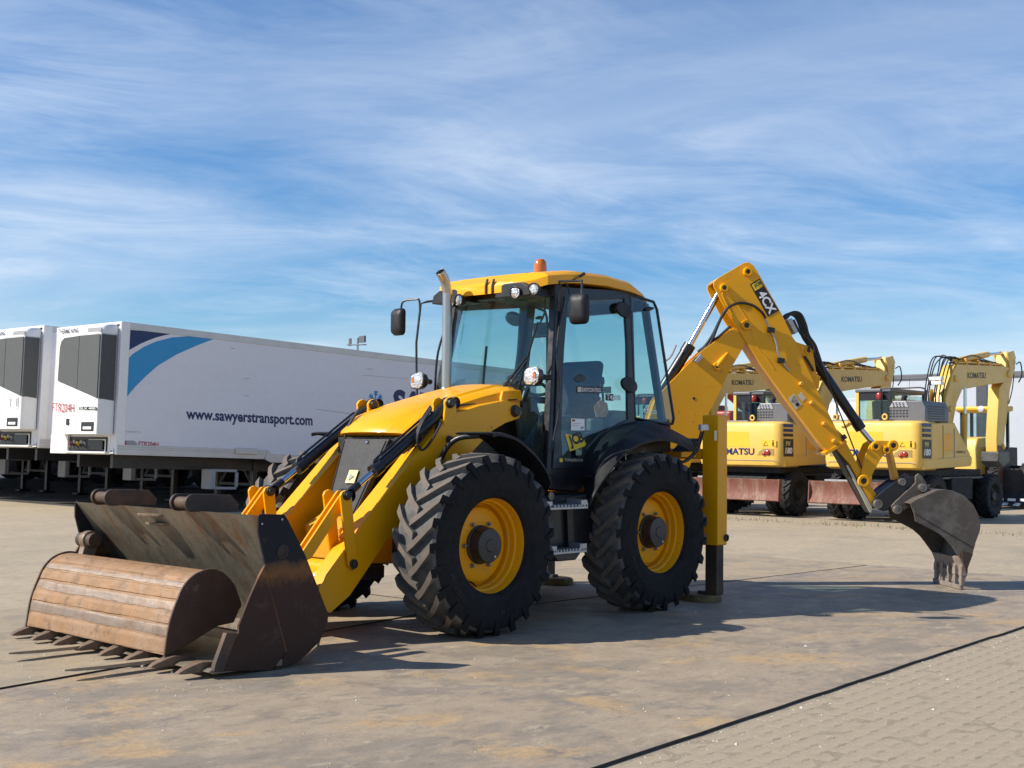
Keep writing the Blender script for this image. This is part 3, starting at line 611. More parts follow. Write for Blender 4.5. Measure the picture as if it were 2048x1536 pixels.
# hose loops beside the near arm
for k, yy in enumerate((.50, .53, .555)):
    hp = [(2.276,1.750),(2.372,1.637),(2.423,1.526),(2.411,1.448),(2.356,1.429),(2.281,1.489),(2.173,1.633)]
    MB().tube(smooth_path([(x + .02*k, yy, z - .012*k) for x, z in hp], 5), .009, 8).build('hose', 'hose', JCB)
    MB().tube(smooth_path([(x + .02*k, -.35+.02*k, z - .012*k) for x, z in hp], 5), .009, 8).build('hose', 'hose', JCB)

# --- exhaust
MB().tube(smooth_path([(1.35, -.26, 1.86), (1.35, -.26, 2.30), (1.352, -.26, 2.74), (1.358, -.26, 2.82), (1.385, -.26, 2.90), (1.425, -.26, 2.955), (1.45, -.26, 2.98)], 5), .042, 20, cap=False).build('exhaust_pipe', 'stainless', JCB, solid=.004)
MB().lathe([(.05, 0), (.05, .05), (.046, .055)], (1.35, -.26, 1.90), (0, 0, 1), 20).build('exhaust_collar', 'stainless', JCB)

# --- fenders
ff = [(2.193,1.538),(2.109,1.547),(1.936,1.515),(1.800,1.450),(1.655,1.353),(1.549,1.245),(1.492,1.140)]
for s in (1, -1):
    path = smooth_path([(x, 0, z) for x, z in ff], 4)
    b = MB(); b.loft([[(p.x, s*.70, p.z), (p.x, s*1.085, p.z), (p.x-.008, s*1.10, p.z-.006), (p.x-.010, s*1.10, p.z-.03), (p.x-.016, s*1.09, p.z-.03), (p.x-.012, s*1.08, p.z-.012), (p.x-.012, s*.70, p.z-.012)] for p in path], True, 0, True)
    b.build('front_fender', 'plastic', JCB, smooth=35)
    MB().tube(smooth_path([(2.22, s*.50, 1.10), (2.24, s*.60, 1.35), (2.20, s*.72, 1.49), (2.12, s*.9, 1.52)], 5), .022, 10).build('fender_stay', 'black', JCB)
fo = [(1.020,0.977),(0.908,1.116),(0.753,1.249),(0.580,1.381),(0.366,1.469),(0.077,1.521),(-0.169,1.510),(-0.391,1.454),(-0.530,1.413)]
fi = [(0.686,1.182),(0.673,1.251),(0.612,1.351),(0.451,1.501),(0.287,1.592),(0.065,1.655),(-0.187,1.684),(-0.456,1.620),(-0.676,1.553)]
for s in (1, -1):
    po_ = smooth_path([(x, 0, z) for x, z in fo], 4); pi_ = smooth_path([(x, 0, z) for x, z in fi], 4)
    rr = []
    for a, c in zip(pi_, po_):
        m1 = a*.55 + c*.45; up_ = Vector((0, 0, .03)) if a.x < .5 else Vector((.03, 0, .02))
        rr.append([(a.x, s*.75, a.z), (a.x, s*.86, a.z), ((m1+up_).x, s*1.02, (m1+up_).z), (c.x*.85+a.x*.15, s*1.10, c.z*.85+a.z*.15), (c.x, s*1.125, c.z), (c.x-.004, s*1.12, c.z-.02), (c.x-.01, s*1.09, c.z-.005), (a.x-.03, s*.88, a.z-.05), (a.x-.03, s*.75, a.z-.05)])
    MB().loft(rr, True, 0, True).build('rear_fender', 'plastic', JCB, smooth=40)
# crimson band under the front fender
panel('chassis_stripe', [(2.0, .47, 1.44), (1.72, .47, 1.44), (1.66, .47, 1.52), (1.92, .47, 1.52)], 'redband', JCB, .004, (0, 1, 0))

# --- cab (sides lean in towards the roof)
cab = part('cab', JCB)
CA, SA = math.cos(.08), math.sin(.08)
def CF(s): return (Vector((0, s*.76, 1.3)), (Vector((1, 0, 0)), Vector((0, s*CA, SA)), Vector((0, -s*SA, CA))))
def cp_(x, off, w, s=1): O, e = CF(s); return O + e[0]*x + e[1]*off + e[2]*w
def yw(z, s=1): return s*(.76 - (z-1.3)*SA/CA)      # side plane at height z
def cprism(name, poly, o0, o1, m, parent, s=1, bevel=0, seg=2, smooth=40): return MB().prism(poly, o0, o1, 'y', 0, CF(s)).build(name, m, parent, bevel=bevel, seg=seg, smooth=smooth)
def post(name, pts, sx, sy, m='black', bevel=.012):
    b = MB(); rings = [[(p[0]-sx/2, p[1]-sy/2, p[2]), (p[0]+sx/2, p[1]-sy/2, p[2]), (p[0]+sx/2, p[1]+sy/2, p[2]), (p[0]-sx/2, p[1]+sy/2, p[2])] for p in pts]
    b.loft(rings, True, 0, True); return b.build(name, m, cab, bevel=bevel)
OUT_ = [(0.854,1.540),(-0.144,1.606),(-0.158,1.099),(-0.098,0.388),(0.090,0.320),(0.379,0.207),(0.569,0.064),(0.634,-0.041),(1.099,-0.048),(1.050,0.241),(0.953,0.978)]
INN = [(0.776,1.419),(-0.044,1.521),(-0.049,1.091),(0.007,0.404),(0.131,0.364),(0.410,0.264),(0.620,0.125),(0.703,0.046),(0.960,0.045),(0.964,0.242),(0.865,0.984)]
QA = [(-0.141,1.573),(-0.468,1.528),(-0.509,1.460),(-0.656,0.421),(-0.635,0.372),(-0.577,0.362),(-0.108,0.416),(-0.130,1.050)]
(ax0, aw0), (ax1, aw1), (ax2, aw2) = [(1.100,-0.057),(0.980,0.716),(0.846,1.567)]
(bx0, bw0), (bx1, bw1) = [(-0.102,0.351),(-0.174,1.600)]
for s in (1, -1):
    post('front_pillar', [tuple(cp_(ax0+.02, -.035, aw0-.05, s)), tuple(cp_(ax1+.02, -.035, aw1, s)), tuple(cp_(ax2+.02, -.035, aw2, s))], .085, .07)
    post('door_pillar', [tuple(cp_(bx0, -.03, bw0-.1, s)), tuple(cp_(bx1, -.03, bw1, s))], .085, .05)
    post('rear_pillar', [(-.68, s*.67, 1.25), (-.66, s*.65, 1.70), (-.47, s*.57, 2.82)], .06, .07)
    b = MB(); n = len(OUT_)
    for o_ in (-.015, .015):
        o = len(b.v); b.v += [tuple(cp_(x, o_, w_, s)) for x, w_ in OUT_] + [tuple(cp_(x, o_, w_, s)) for x, w_ in INN]
        for i in range(n): j = (i+1) % n; b.f.append((o+i, o+j, o+n+j, o+n+i)); b.m.append(0)
    for i in range(n):
        j = (i+1) % n; b.f += [(i, j, 2*n+j, 2*n+i), (n+i, n+j, 3*n+j, 3*n+i)]; b.m += [0, 0]
    door = b.build('door', 'black', cab, bevel=.006)
    cprism('door_glass', INN, -.002, .003, 'glass2', door, s, smooth=0)
    # rear quarter window, hinged on the door pillar and standing slightly open
    k = len(QA); qo = lambda x: .005 + .10*max(0, QA[0][0]-x)
    g = MB(); g.add([cp_(x, qo(x), w_, s) for x, w_ in QA] + [cp_(x, qo(x)+.005, w_, s) for x, w_ in QA], [tuple(range(k-1, -1, -1)), tuple(range(k, 2*k))] + [(i, (i+1) % k, k+(i+1) % k, k+i) for i in range(k)])
    qw = g.build('quarter_window', 'glass2', cab, smooth=0)
    loop = [cp_(x, qo(x)+.003, w_, s) for x, w_ in QA]; loop = loop + [loop[0]]
    MB().tube(loop, .014, 8).build('window_frame', 'black', qw)
    (kx, kw), (kx2, kw2) = [(-0.331,1.444),(-0.452,1.465)]
    MB().tube([cp_(kx2, .05, kw2, s), cp_((kx+kx2)/2, .045, (kw+kw2)/2, s), cp_(kx, .04, kw, s)], [.008, .022, .010], 8).build('window_catch', 'black', qw)
    for (hx, hw_) in [(-0.001,1.410),(-0.020,0.715)]:
        pr = [(.125*math.cos(R(a))*(.9 if math.cos(R(a)) > 0 else 1.0), .072*math.sin(R(a)) - .012*math.cos(R(a))) for a in range(0, 360, 24)]
        cprism('hinge_cover', [(hx - p[0], hw_ + p[1]) for p in pr], .018, .05, 'plastic', cab, s, .012, 3)
    MB().prism([(1.12, 1.28), (.60, 1.28), (.55, 1.17), (.75, 1.05), (1.12, 1.08)], s*.60, s*.765).build('sill', 'black', cab, bevel=.015)
    MB().tube(smooth_path([cp_(ax2+.0, .035, aw2-.12, s), cp_(ax1+.02, .05, aw1+.3, s), cp_(ax1+.03, .05, aw1-.2, s), cp_(ax0+.03, .03, aw0+.15, s)], 5), .011, 8).build('grab_rail', 'black', cab)
# windscreen, bowed forward
def ws(t, y): # t 0 bottom .. 1 top
    zb = 1.30 if abs(y) > .46 else 1.80
    z = zb + (2.84-zb)*t; x = 1.06 + (.90-1.06)*((z-1.30)/1.54) + .15*(1-(y/.72)**2); k = (yw(z)-.05)/.71
    return (x, y*k, z)
ysl = [-.69, -.60, -.461, -.459, -.3, -.1, .1, .3, .459, .461, .60, .69]
b = MB(); b.loft([[ws(t, y) for y in ysl] for t in (0, .25, .5, .75, 1)], False, 0, False); wsc = b.build('windscreen', 'glass', cab, solid=.006, smooth=60, fix=False)
MB().tube([ws(0, y) for y in (.46, .3, .1, -.1, -.3, -.46)], .02, 8).build('screen_seal', 'black', wsc)
hd = MB(); hd.loft([[(ws(1, y)[0]+o_, y*.87, 2.80+dz) for (o_, dz) in ((.03, -.05), (.03, .06), (-.05, .06), (-.05, -.05))] for y in (-.74, -.5, -.2, .2, .5, .74)], True, 0, True); hd.build('header_rail', 'black', cab, bevel=.01)
MB().box(-.47, -.41, -.58, .58, 2.74, 2.84).build('rear_header', 'black', cab)
rw = MB(); rw.add([(-.66, -.64, 1.72), (-.66, .64, 1.72), (-.45, .56, 2.76), (-.45, -.56, 2.76)], [(0, 1, 2, 3)]); rw.build('rear_window', 'glass', cab, solid=.006, smooth=0, fix=False)
MB().prism([(-.72, 1.10), (-.72, 1.72), (-.64, 1.72), (-.60, 1.10)], -.70, .70).build('rear_panel', 'black', cab, bevel=.01)
MB().box(-.70, 1.06, -.70, .70, 1.12, 1.17).build('cab_floor', 'black', cab)
for s in (1, -1): MB().prism([(-.68, 1.1), (-.68, 1.66), (-.05, 1.66), (.25, 1.55), (.50, 1.1)], s*.68, s*.74).build('wheel_arch_panel', 'black', cab, bevel=.01)
# headlining
MB().box(-.40, .92, -.60, .60, 2.835, 2.85).build('headlining', 'cabgrey', cab)
# roof
rings = []
RL = [(1.025,2.843),(0.857,2.865),(0.651,2.887),(0.257,2.902),(-0.097,2.887),(-0.292,2.865)]
RU = [(1.026,2.921),(0.858,2.940),(0.652,2.963),(0.258,2.975),(-0.096,2.953),(-0.292,2.888)]
st_ = [(1.225, .22, 2.775, 2.835), (1.20, .40, 2.785, 2.855), (1.12, .57, 2.80, 2.875), (RL[0][0]+.03, .665, RL[0][1]-.01, RU[0][1]-.01)] + [(a[0], .69, a[1], c[1]) for a, c in zip(RL[1:5], RU[1:5])] + [(RL[5][0]-.02, .665, RL[5][1], RU[5][1]), (-.50, .58, 2.815, 2.85), (-.58, .42, 2.80, 2.82)]
for i, (x, hw, zb, zs) in enumerate(st_):
    zt = zs + (.02, .03, .04, .05, .055, .06, .06, .055, .05, .035, .02)[i]
    hwf = [(hw, zb), (hw, zs), (hw-.04, zs+(zt-zs)*.5), (hw-.14, zs+(zt-zs)*.8), (hw*.45, zt-.003)]
    rings.append([(x, y, z) for y, z in hwf] + [(x, 0, zt)] + [(x, -y, z) for y, z in hwf[::-1]])
roof = MB().loft(rings, True, 0, True).build('roof', Y_, cab, bevel=.006, smooth=24)
# recesses with the front work lights
def lamp(name, c, ax, r, parent, depth=.06, m='black'):
    o = part(name, parent); ax = Vector(ax).normalized(); c = Vector(c)
    MB().lathe([(.0005, -depth), (r*.75, -depth), (r*1.08, -.01), (r*1.12, .012), (r*1.0, .016), (r*.98, .004)], c, ax, 24).build('housing', m, o, smooth=30)
    MB().lathe([(r*.985, .004), (r*.7, .012), (r*.3, .017), (.0005, .018)], c, ax, 24).build('lens', 'lens', o); return o
for s in (1, -1):
    MB().prism([(y, z) for y, z in ((s*.19, 2.735), (s*.225, 2.825), (s*.31, 2.852), (s*.50, 2.852), (s*.58, 2.81), (s*.60, 2.735))], .95, 1.218, 'x').build('lamp_recess', 'inkblack', roof, bevel=.006)
    lamp('work_light', (-.60, s*.30, 2.79), (-1, 0, -.1), .045, cab)
for (x_, (y_, z_)) in zip((1.235, 1.19, 1.235, 1.19), [(0.452,2.762)]+[(0.624,2.784)]+[(-0.224,2.745)]+[(-0.371,2.746)]): lamp('work_light', (x_, y_, z_), (1, y_*.3, -.05), .050, cab)
# beacon
bc = part('beacon', cab)
MB().lathe([(.070, 0), (.070, .035), (.060, .045)], (.44, .04, 3.010), (0, 0, 1), 24).build('base', 'black', bc)
MB().lathe([(.062, .03), (.061, .105), (.054, .148), (.036, .172), (.0005, .18)], (.44, .04, 3.010), (0, 0, 1), 24).build('lens', 'amber', bc)
# straps and aerial on the roof edge
for (y_, z_) in [(0.096,2.798),(0.174,2.792)]: MB().tube([(1.232, y_, z_-.02), (1.232, y_, z_+.05), (1.215, y_+.004, z_+.11)], .011, 8).build('roof_strap', 'rust', roof)
(q0, q1), (q2, q3) = [(0.771,2.894),(0.668,2.958)]
MB().tube([(q0, .69, q1), (q2, .72, q3-.01)], .005, 6).build('aerial', 'black', roof); MB().tube([(q2+.02, .71, q3-.02), (q2-.02, .74, q3+.012)], .014, 8).build('aerial_head', 'black', roof)
MB().tube(smooth_path([(q, y_, z_) for (q, z_), y_ in zip([(0.988,2.964),(0.934,2.943),(0.873,2.897),(0.831,2.836),(0.803,2.772)], (.35, .6, .66, .70, .70))], 6), .008, 6).build('beacon_cable', 'hose', roof)
# headlights on the pillars
for s in (1, -1):
    hl = part('headlight', cab); c = Vector((1.27, s*.70, 2.03))
    pr = [(.088, .02), (.075, .055), (.03, .075), (-.05, .07), (-.085, .05), (-.092, -.03), (-.07, -.068), (.03, -.078), (.075, -.05)]
    b = MB(); b.loft([[(c.x-.09, c.y + p[0]*.45, c.z + p[1]*.45) for p in pr], [(c.x-.035, c.y + p[0]*.95, c.z + p[1]*.95) for p in pr], [(c.x+.02, c.y + p[0]*1.05, c.z + p[1]*1.05) for p in pr], [(c.x+.025, c.y + p[0]*.93, c.z + p[1]*.93) for p in pr]], True, 0, True); b.build('housing', 'black', hl, smooth=50)
    b = MB(); b.loft([[(c.x+.026, c.y + p[0]*.92, c.z + p[1]*.92) for p in pr], [(c.x+.038, c.y + p[0]*.6, c.z + p[1]*.6) for p in pr]], True, 0, True); b.build('lens', 'lens', hl, smooth=50)
    MB().box(c.x+.030, c.x+.041, c.y+s*.042-.018, c.y+s*.042+.018, c.z-.02, c.z+.035).build('indicator', 'amber', hl, bevel=.004)
    MB().tube([(c.x-.05, c.y, c.z), (1.09, s*.735, c.z+.0)], .025, 8).build('bracket', 'black', hl)
# mirrors
def mirror(s, c, armpts):
    m_ = part('mirror', cab); c = Vector(c)
    w_, h_ = .092, .128
    pr = []
    for (sx, sz, a) in ((1, 1, 0), (-1, 1, 90), (-1, -1, 180), (1, -1, 270)):
        for k in range(5): t = R(a + k*22.5); pr.append((sx*(w_-.045) + .045*math.cos(t), sz*(h_-.045) + .045*math.sin(t)))
    tl = R(18)*s; ux = Vector((-math.sin(tl)*.35, math.cos(tl), 0)).normalized(); nx = Vector((-ux.y, ux.x, 0))  # mirror plane, glass to the rear
    f = lambda p, d, k=1: c + ux*p[0]*k + Vector((0, 0, 1))*p[1]*k - nx*d
    sg = 1 if nx.x < 0 else -1
    b = MB(); b.loft([[f(p, -.0*sg) for p in pr], [f(p, .02*sg, 1.0) for p in pr], [f(p, .05*sg, .85) for p in pr], [f(p, .062*sg, .5) for p in pr]], True, 0, True); b.build('housing', 'plastic', m_, smooth=60)
    MB().add([f(p, -.004*sg, .94) for p in pr], [tuple(range(len(pr)))]).build('mirror_glass', 'mirror', m_, smooth=0)
    MB().tube(armpts, .011, 8).build('bracket', 'black', m_)
mirror(1, (1.15, 1.10, 2.585), [(1.03, .76, 2.60), (1.04, .80, 2.80), (1.14, .86, 2.835), (1.09, 1.07, 2.83), (1.13, 1.10, 2.66)])
mirror(-1, (1.15, -1.10, 2.605), [(1.0, -.76, 2.80), (1.05, -.84, 2.79), (1.09, -.88, 2.77), (1.12, -.90, 2.40), (1.165, -.84, 2.02), (1.19, -.80, 1.80)])
MB().tube(smooth_path([(1.09, -.89, 2.66), (1.09, -.90, 2.80), (1.10, -.95, 2.815), (1.13, -1.08, 2.80), (1.14, -1.10, 2.70)], 4), .010, 8).build('mirror_bracket', 'black', cab)
# interior
st = part('seat', cab)
MB().prism([(-.28, 1.62), (.22, 1.64), (.24, 1.74), (-.28, 1.72)], -.25, .25).build('cushion', 'seat', st, bevel=.04, seg=3)
MB().prism([(.0, 1.66), (-.16, 2.16), (-.20, 2.28), (-.30, 2.26), (-.16, 1.62)], -.25, .25).build('backrest', 'seat', st, bevel=.06, seg=4)
for yy in (-.30, .30): MB().prism([(-.12, 1.86), (.22, 1.86), (.24, 1.90), (.20, 1.93), (-.12, 1.92)], yy-.035, yy+.035).build('armrest', 'seat', st, bevel=.015)
MB().box(-.22, .16, -.2, .2, 1.17, 1.62).build('pedestal', 'black', st)
MB().prism([(.60, 1.17), (.98, 1.17), (1.10, 1.74), (1.02, 1.86), (.80, 1.86), (.74, 1.70)], -.34, .34).build('dashboard', 'black', cab, bevel=.03, seg=3)
MB().tube([(.80, .05, 1.5), (.62, .05, 1.98)], .03, 10).build('steering_column', 'black', cab)
b = MB(); c = Vector((.61, .05, 2.0)); ax = Vector((-.42, 0, .9)).normalized(); u_ = Vector((0, 1, 0)); v_ = ax.cross(u_)
b.tube([c + (u_*math.cos(R(a)) + v_*math.sin(R(a)))*.19 for a in range(0, 361, 15)], .015, 8, cap=False)
for a in (0, 120, 240): b.tube([c, c + (u_*math.cos(R(a)) + v_*math.sin(R(a)))*.19], .010, 6)
b.build('steering_wheel', 'black', cab)
MB().box(.05, .55, -.62, -.36, 1.17, 1.80).build('side_console', 'cabgrey', cab, bevel=.02)
MB().prism([(-.10, 1.20), (.30, 1.20), (.34, 1.56), (-.02, 1.60)], .38, .50).build('arm_console', 'cabgrey', cab, bevel=.02)
MB().tube(smooth_path([(.95, -.2, 1.85), (.93, -.2, 2.1), (.9, -.2, 2.35)], 4), .012, 6).build('control_lever', 'black', cab)
MB().tube(smooth_path([(.50, .3, 1.6), (.46, .32, 1.9), (.44, .32, 2.0)], 4), .012, 6).build('control_lever', 'black', cab)
MB().prism([(-.64, 1.2), (-.30, 1.2), (-.30, 1.72), (-.36, 1.80), (-.62, 1.80)], -.66, .30).build('rear_console', 'black', cab, bevel=.03)
for yy in (-.28, .10): MB().tube(smooth_path([(-.45, yy, 1.80), (-.44, yy, 1.95), (-.40, yy+.02, 2.06)], 4), .013, 8).build('control_lever', 'black', cab); MB().lathe([(.0005, .05), (.02, .04), (.028, 0), (.02, -.03), (.0005, -.035)], (-.40, yy+.02, 2.08), (0, 0, 1), 12).build('lever_knob', 'black', cab)
MB().box(.18, .36, .44, .60, 1.58, 1.70).build('storage_tray', 'cabgrey', cab, bevel=.02)
MB().tube(smooth_path([(.88, .48, 2.78), (.86, .46, 2.62), (.90, .44, 2.52)], 4), .009, 6).build('monitor_stalk', 'black', cab); MB().box(.86, .90, .36, .54, 2.40, 2.53).build('monitor', 'black', cab, bevel=.01)
# wiper
wp = part('wiper', cab)
MB().tube([(1.20, .24, 1.90), (1.19, .54, 2.20)], .011, 6).build('wiper_arm', 'black', wp); MB().tube([(1.205, .29, 1.88), (1.195, .56, 2.18)], .008, 6).build('wiper_arm', 'black', wp)
MB().tube([(1.18, .42, 1.86), (1.18, .54, 2.18), (1.165, .65, 2.50)], .010, 6).build('wiper_blade', 'black', wp)
# decals on the door glass and frame
def cbox(pts, o0, m, name='decal', th=.0012): return cprism(name, pts, o0, o0+th, m, cab, 1, smooth=0)
def ctext(body, q, off, m, bold=0, shear=0):
    (x0, w0), (x1, w1), (x2, w2) = q
    a = cp_(x0, off, w0); return lettering('lettering', body, a, cp_(x1, off, w1)-a, cp_(x2, off, w2)-a, m, cab, bold=bold, shear=shear, thick=0)
DG = .005
cbox([(0.711,0.614),(0.706,0.676),(0.359,0.687),(0.364,0.624)], DG, 'inkblack')
ctext('EASYCONTROL', [(0.640,0.628),(0.370,0.635),(0.637,0.664)], DG+.003, 'inkwhite', .012)
cbox([(0.703,0.623),(0.699,0.668),(0.647,0.670),(0.651,0.626)], DG+.0016, 'inkcream')
cbox([(0.312,0.563),(0.306,0.626),(0.189,0.626),(0.195,0.563)], DG, 'inkblack')
ctext('T4i', [(0.296,0.572),(0.201,0.571),(0.292,0.618)], DG+.003, 'inkwhite', .015)
ctext('IIIB', [(0.186,0.572),(0.090,0.571),(0.182,0.618)], DG+.003, 'inkgrey', .015)
cbox([(0.820,0.284),(0.811,0.388),(0.626,0.388),(0.634,0.287)], DG, 'inkwhite', 'notice')
cbox([(0.800,0.362),(0.799,0.380),(0.758,0.381),(0.759,0.363)], DG+.0016, 'redvinyl', 'notice_print')
for pts in ([(0.795,0.341),(0.795,0.345),(0.685,0.347),(0.685,0.343)], [(0.796,0.323),(0.796,0.327),(0.714,0.329),(0.714,0.325)], [(0.689,0.299),(0.687,0.321),(0.645,0.322),(0.647,0.300)]): cbox(pts, DG+.0016, 'inkgrey', 'notice_print')
cbox([(0.848,0.102),(0.903,0.252),(0.666,0.234),(0.623,0.169),(0.646,0.147)], DG, 'inkyellow')
ctext('JCB', [(0.827,0.119),(0.631,0.164),(0.878,0.235)], DG+.003, 'inkblack', .045)
ctext('TORQUELOCK', [(0.941,0.014),(0.690,0.010),(0.938,0.040)], .018, 'inkcream', .012, .2)
cbox([(1.007,0.010),(1.005,0.040),(0.965,0.040),(0.967,0.010)], .016, 'inkyellow')
cbox([(0.735,0.741),(0.655,0.789),(0.587,0.766),(0.590,0.730),(0.669,0.704),(0.736,0.728)], DG, 'inkblack')
ctext('4CX ECO', [(-0.153,0.459),(-0.363,0.451),(-0.156,0.496)], .075, 'inkwhite', .015)
cprism('sticker_patch', [(0.417,0.410),(0.437,0.512),(0.345,0.569),(0.246,0.545),(0.230,0.473),(0.272,0.418)], -.032, -.028, 'orangevest', cab, 1, smooth=0)
cprism('sticker_patch', [(0.296,0.634),(0.284,0.689),(0.173,0.699),(0.178,0.639)], -.032, -.028, 'weed', cab, 1, smooth=0)

# --- stabilisers
for s in (1, -1):
    sl = part('stabiliser', JCB)
    x0, x1, y0, y1 = -1.05, -.885, .955, 1.135
    MB().box(x0, x1, s*y0, s*y1, .53, 1.76).build('outer_leg', Y_, sl, bevel=.012)
    MB().box(x0+.022, x1-.022, s*(y0+.025), s*(y1-.025), .06, .56).build('inner_leg', 'rust', sl, bevel=.008)
    MB().box(x0-.012, x0+.001, s*(y0+.05), s*(y1-.02), .80, 1.0).build('wear_pad', Y_, sl, bevel=.004); 
    MB().lathe([(.034, 0), (.034, .018), (.02, .02), (.018, .006), (.0005, .006)], (x0+.03, s*y1, .60), (0, s, 0), 16).build('plug', 'dark', sl)
    pd = MB(); pr = [(-.93 + .17*math.cos(R(a)), s*(.93 + .22*math.sin(R(a)) - .02)) for a in range(0, 360, 15)]
    z0 = .002 if s > 0 else .014
    pd.loft([[(x, y, z0) for x, y in pr], [(x, y, z0+.045) for x, y in pr], [((x+.93)*.92-.93, (y-s*.93)*.92+s*.93, z0+.062) for x, y in pr]], True, 0, True); pd.build('foot_pad', 'pad', sl, bevel=.004, smooth=50)
    MB().box(-.98, -.90, s*(.90), s*(.98), z0+.06, z0+.09).build('pad_pin', 'dark', sl)
    if s > 0:
        MB().prism([(-0.548,1.608),(-0.547,1.663),(-0.663,1.666),(-0.680,1.624),(-0.672,1.610)], 1.136, 1.17).build('hose_block', 'galv', sl, bevel=.004)
        for u in (0, 1):
            hp = [(-0.574,1.603),(-0.566,1.497),(-0.543,1.405),(-0.437,1.326),(-0.333,1.308)]
            MB().tube(smooth_path([(x-.035*u, 1.155-.03*k, z) for k, (x, z) in enumerate(hp)], 5), .011, 8).build('hose', 'hose', sl)
        MB().prism([(-0.816,1.519),(-0.815,1.613),(-0.858,1.613),(-0.859,1.519)], 1.136, 1.139).build('label', 'inkcream', sl, smooth=0)
rf = MB(); rf.box(-1.12, -.90, -.955, .955, 1.34, 1.44); rf.box(-1.12, -.90, -.955, .955, .62, .72); rf.box(-1.10, -.80, -.55, .55, .60, 1.44); rf.build('rear_frame', Y_, JCB, bevel=.01)
MB().box(-.80, -.55, .40, .95, 1.36, 1.41).build('rear_platform', Y_, JCB, bevel=.006)
for k in range(5):
    MB().tube(smooth_path([(-.86, .62+.05*k, 1.40), (-.95, .72+.04*k, 1.52), (-1.05, .60+.03*k, 1.50), (-1.2, .35, 1.35)], 6), .014, 8).build('hose', 'hose', JCB)

# --- backhoe: king post, boom, dipper, quick hitch, bucket
TH = R(44.0); K0 = Vector((-1.30, -.55, 0)); DQ = Vector((-math.cos(TH), math.sin(TH), 0)); NQ = Vector((math.sin(TH), math.cos(TH), 0)); ZQ = Vector((0, 0, 1))
QF = (K0, (DQ, NQ, ZQ))
def qp(s, t, z): return K0 + DQ*s + NQ*t + ZQ*z
def qprism(name, poly, t0, t1, m, parent, bevel=.006): return MB().prism(poly, t0, t1, 'y', 0, QF).build(name, m, parent, bevel=bevel)
MB().lathe([(.16, .55), (.16, .70), (.12, .72), (.12, 1.30), (.16, 1.32), (.16, 1.48)], K0, (0, 0, 1), 24).build('king_post', Y_, JCB)
kp = qprism('king_post_casting', [(.0, .60), (.35, .75), (.45, 1.0), (.45, 1.25), (.30, 1.45), (-.05, 1.48)], -.13, .13, Y_, JCB, .02)
boom = part('boom', JCB)
BOOM = [(0.625,2.086),(0.853,2.322),(1.002,2.468),(1.355,2.729),(1.441,2.704),(1.489,2.625),(1.479,2.561),(1.303,2.256),(1.191,2.010),(1.085,1.808),(1.006,1.596),(0.943,1.401),(0.741,1.346),(0.597,1.423),(0.527,1.685),(0.514,1.948)]
BOOM = BOOM[:12] + [(.85, 1.15), (.55, .95), (.35, .98), (.28, 1.12), (.32, 1.35), (.42, 1.65), (.514, 1.948)]
qprism('side_plate', BOOM, .118, .14, Y_, boom, .004); qprism('side_plate', BOOM, -.14, -.118, Y_, boom, .004)
inner = [(s_*.985+.012, z*.985+.03) for s_, z in BOOM]
def shrink(poly, d):
    n = len(poly); cx = sum(p[0] for p in poly)/n; cz = sum(p[1] for p in poly)/n; out = []
    area = sum(poly[i][0]*poly[(i+1) % n][1] - poly[(i+1) % n][0]*poly[i][1] for i in range(n)); sg = 1 if area > 0 else -1
    for i in range(n):
        a, b_, c_ = Vector(poly[i-1]), Vector(poly[i]), Vector(poly[(i+1) % n])
        e1 = (b_-a).normalized(); e2 = (c_-b_).normalized(); n1 = Vector((-e1.y, e1.x)); n2 = Vector((-e2.y, e2.x)); m_ = (n1+n2)
        m_ = m_.normalized() if m_.length > 1e-5 else n1
        out.append(tuple(b_ + m_*sg*d))
    return out
qprism('web', shrink(BOOM, .018), -.118, .118, Y_, boom, 0)
def qpin(u, v, t, r, name, parent, m=Y_, ln=.03, hole='dark'):
    c = qp(u, t, v)
    o = MB().lathe([(r*1.5, 0), (r*1.45, ln*.6), (r*1.3, ln), (r*.78, ln), (r*.74, ln*.55), (.0005, ln*.55)], c, NQ, 20, 0).build(name, m, parent, smooth=35)
    MB().lathe([(r*.72, ln*.56), (r*.72, ln*.75), (.0005, ln*.78)], c, NQ, 6).build('pin', hole, o, smooth=0); return o
for (u, v), r in zip([(1.174,2.312)], (.030,)):
    qpin(u, v, .14, r, 'boss', boom)
(ru, rv), (rb_u, rb_v) = [(1.174,2.312),(1.286,2.457)]
MB().tube([qp(ru, .142, rv), qp(ru + (rb_u-ru)*.4, .15, rv + (rb_v-rv)*.4), qp(rb_u, .146, rb_v)], [.034, .032, .012], 12).build('rib', Y_, boom)
(su, sv_), = [(0.929,1.970)]
MB().cyl(qp(su, .139, sv_), qp(su, .143, sv_), .015, 12).build('hole', 'inkblack', boom)
bbk = [(0.925,2.365),(0.989,2.440),(1.016,2.409),(0.952,2.334)]
qprism('bracket', bbk, .12, .19, 'galv', boom, .004)

dip = part('dipper', JCB)
DIP = [(1.128,3.164),(1.134,3.212),(1.176,3.250),(1.450,3.416),(1.504,3.428),(1.558,3.392),(1.601,3.328),(1.866,2.875),(2.061,2.474),(2.276,2.026),(2.514,1.541),(2.514,1.526),(2.352,1.439),(2.276,1.517),(1.921,1.967),(1.641,2.334),(1.463,2.601),(1.398,2.701),(1.263,2.906)]
qprism('side_plate', DIP, .142, .162, Y_, dip, .004); qprism('side_plate', DIP, -.162, -.142, Y_, dip, .004)
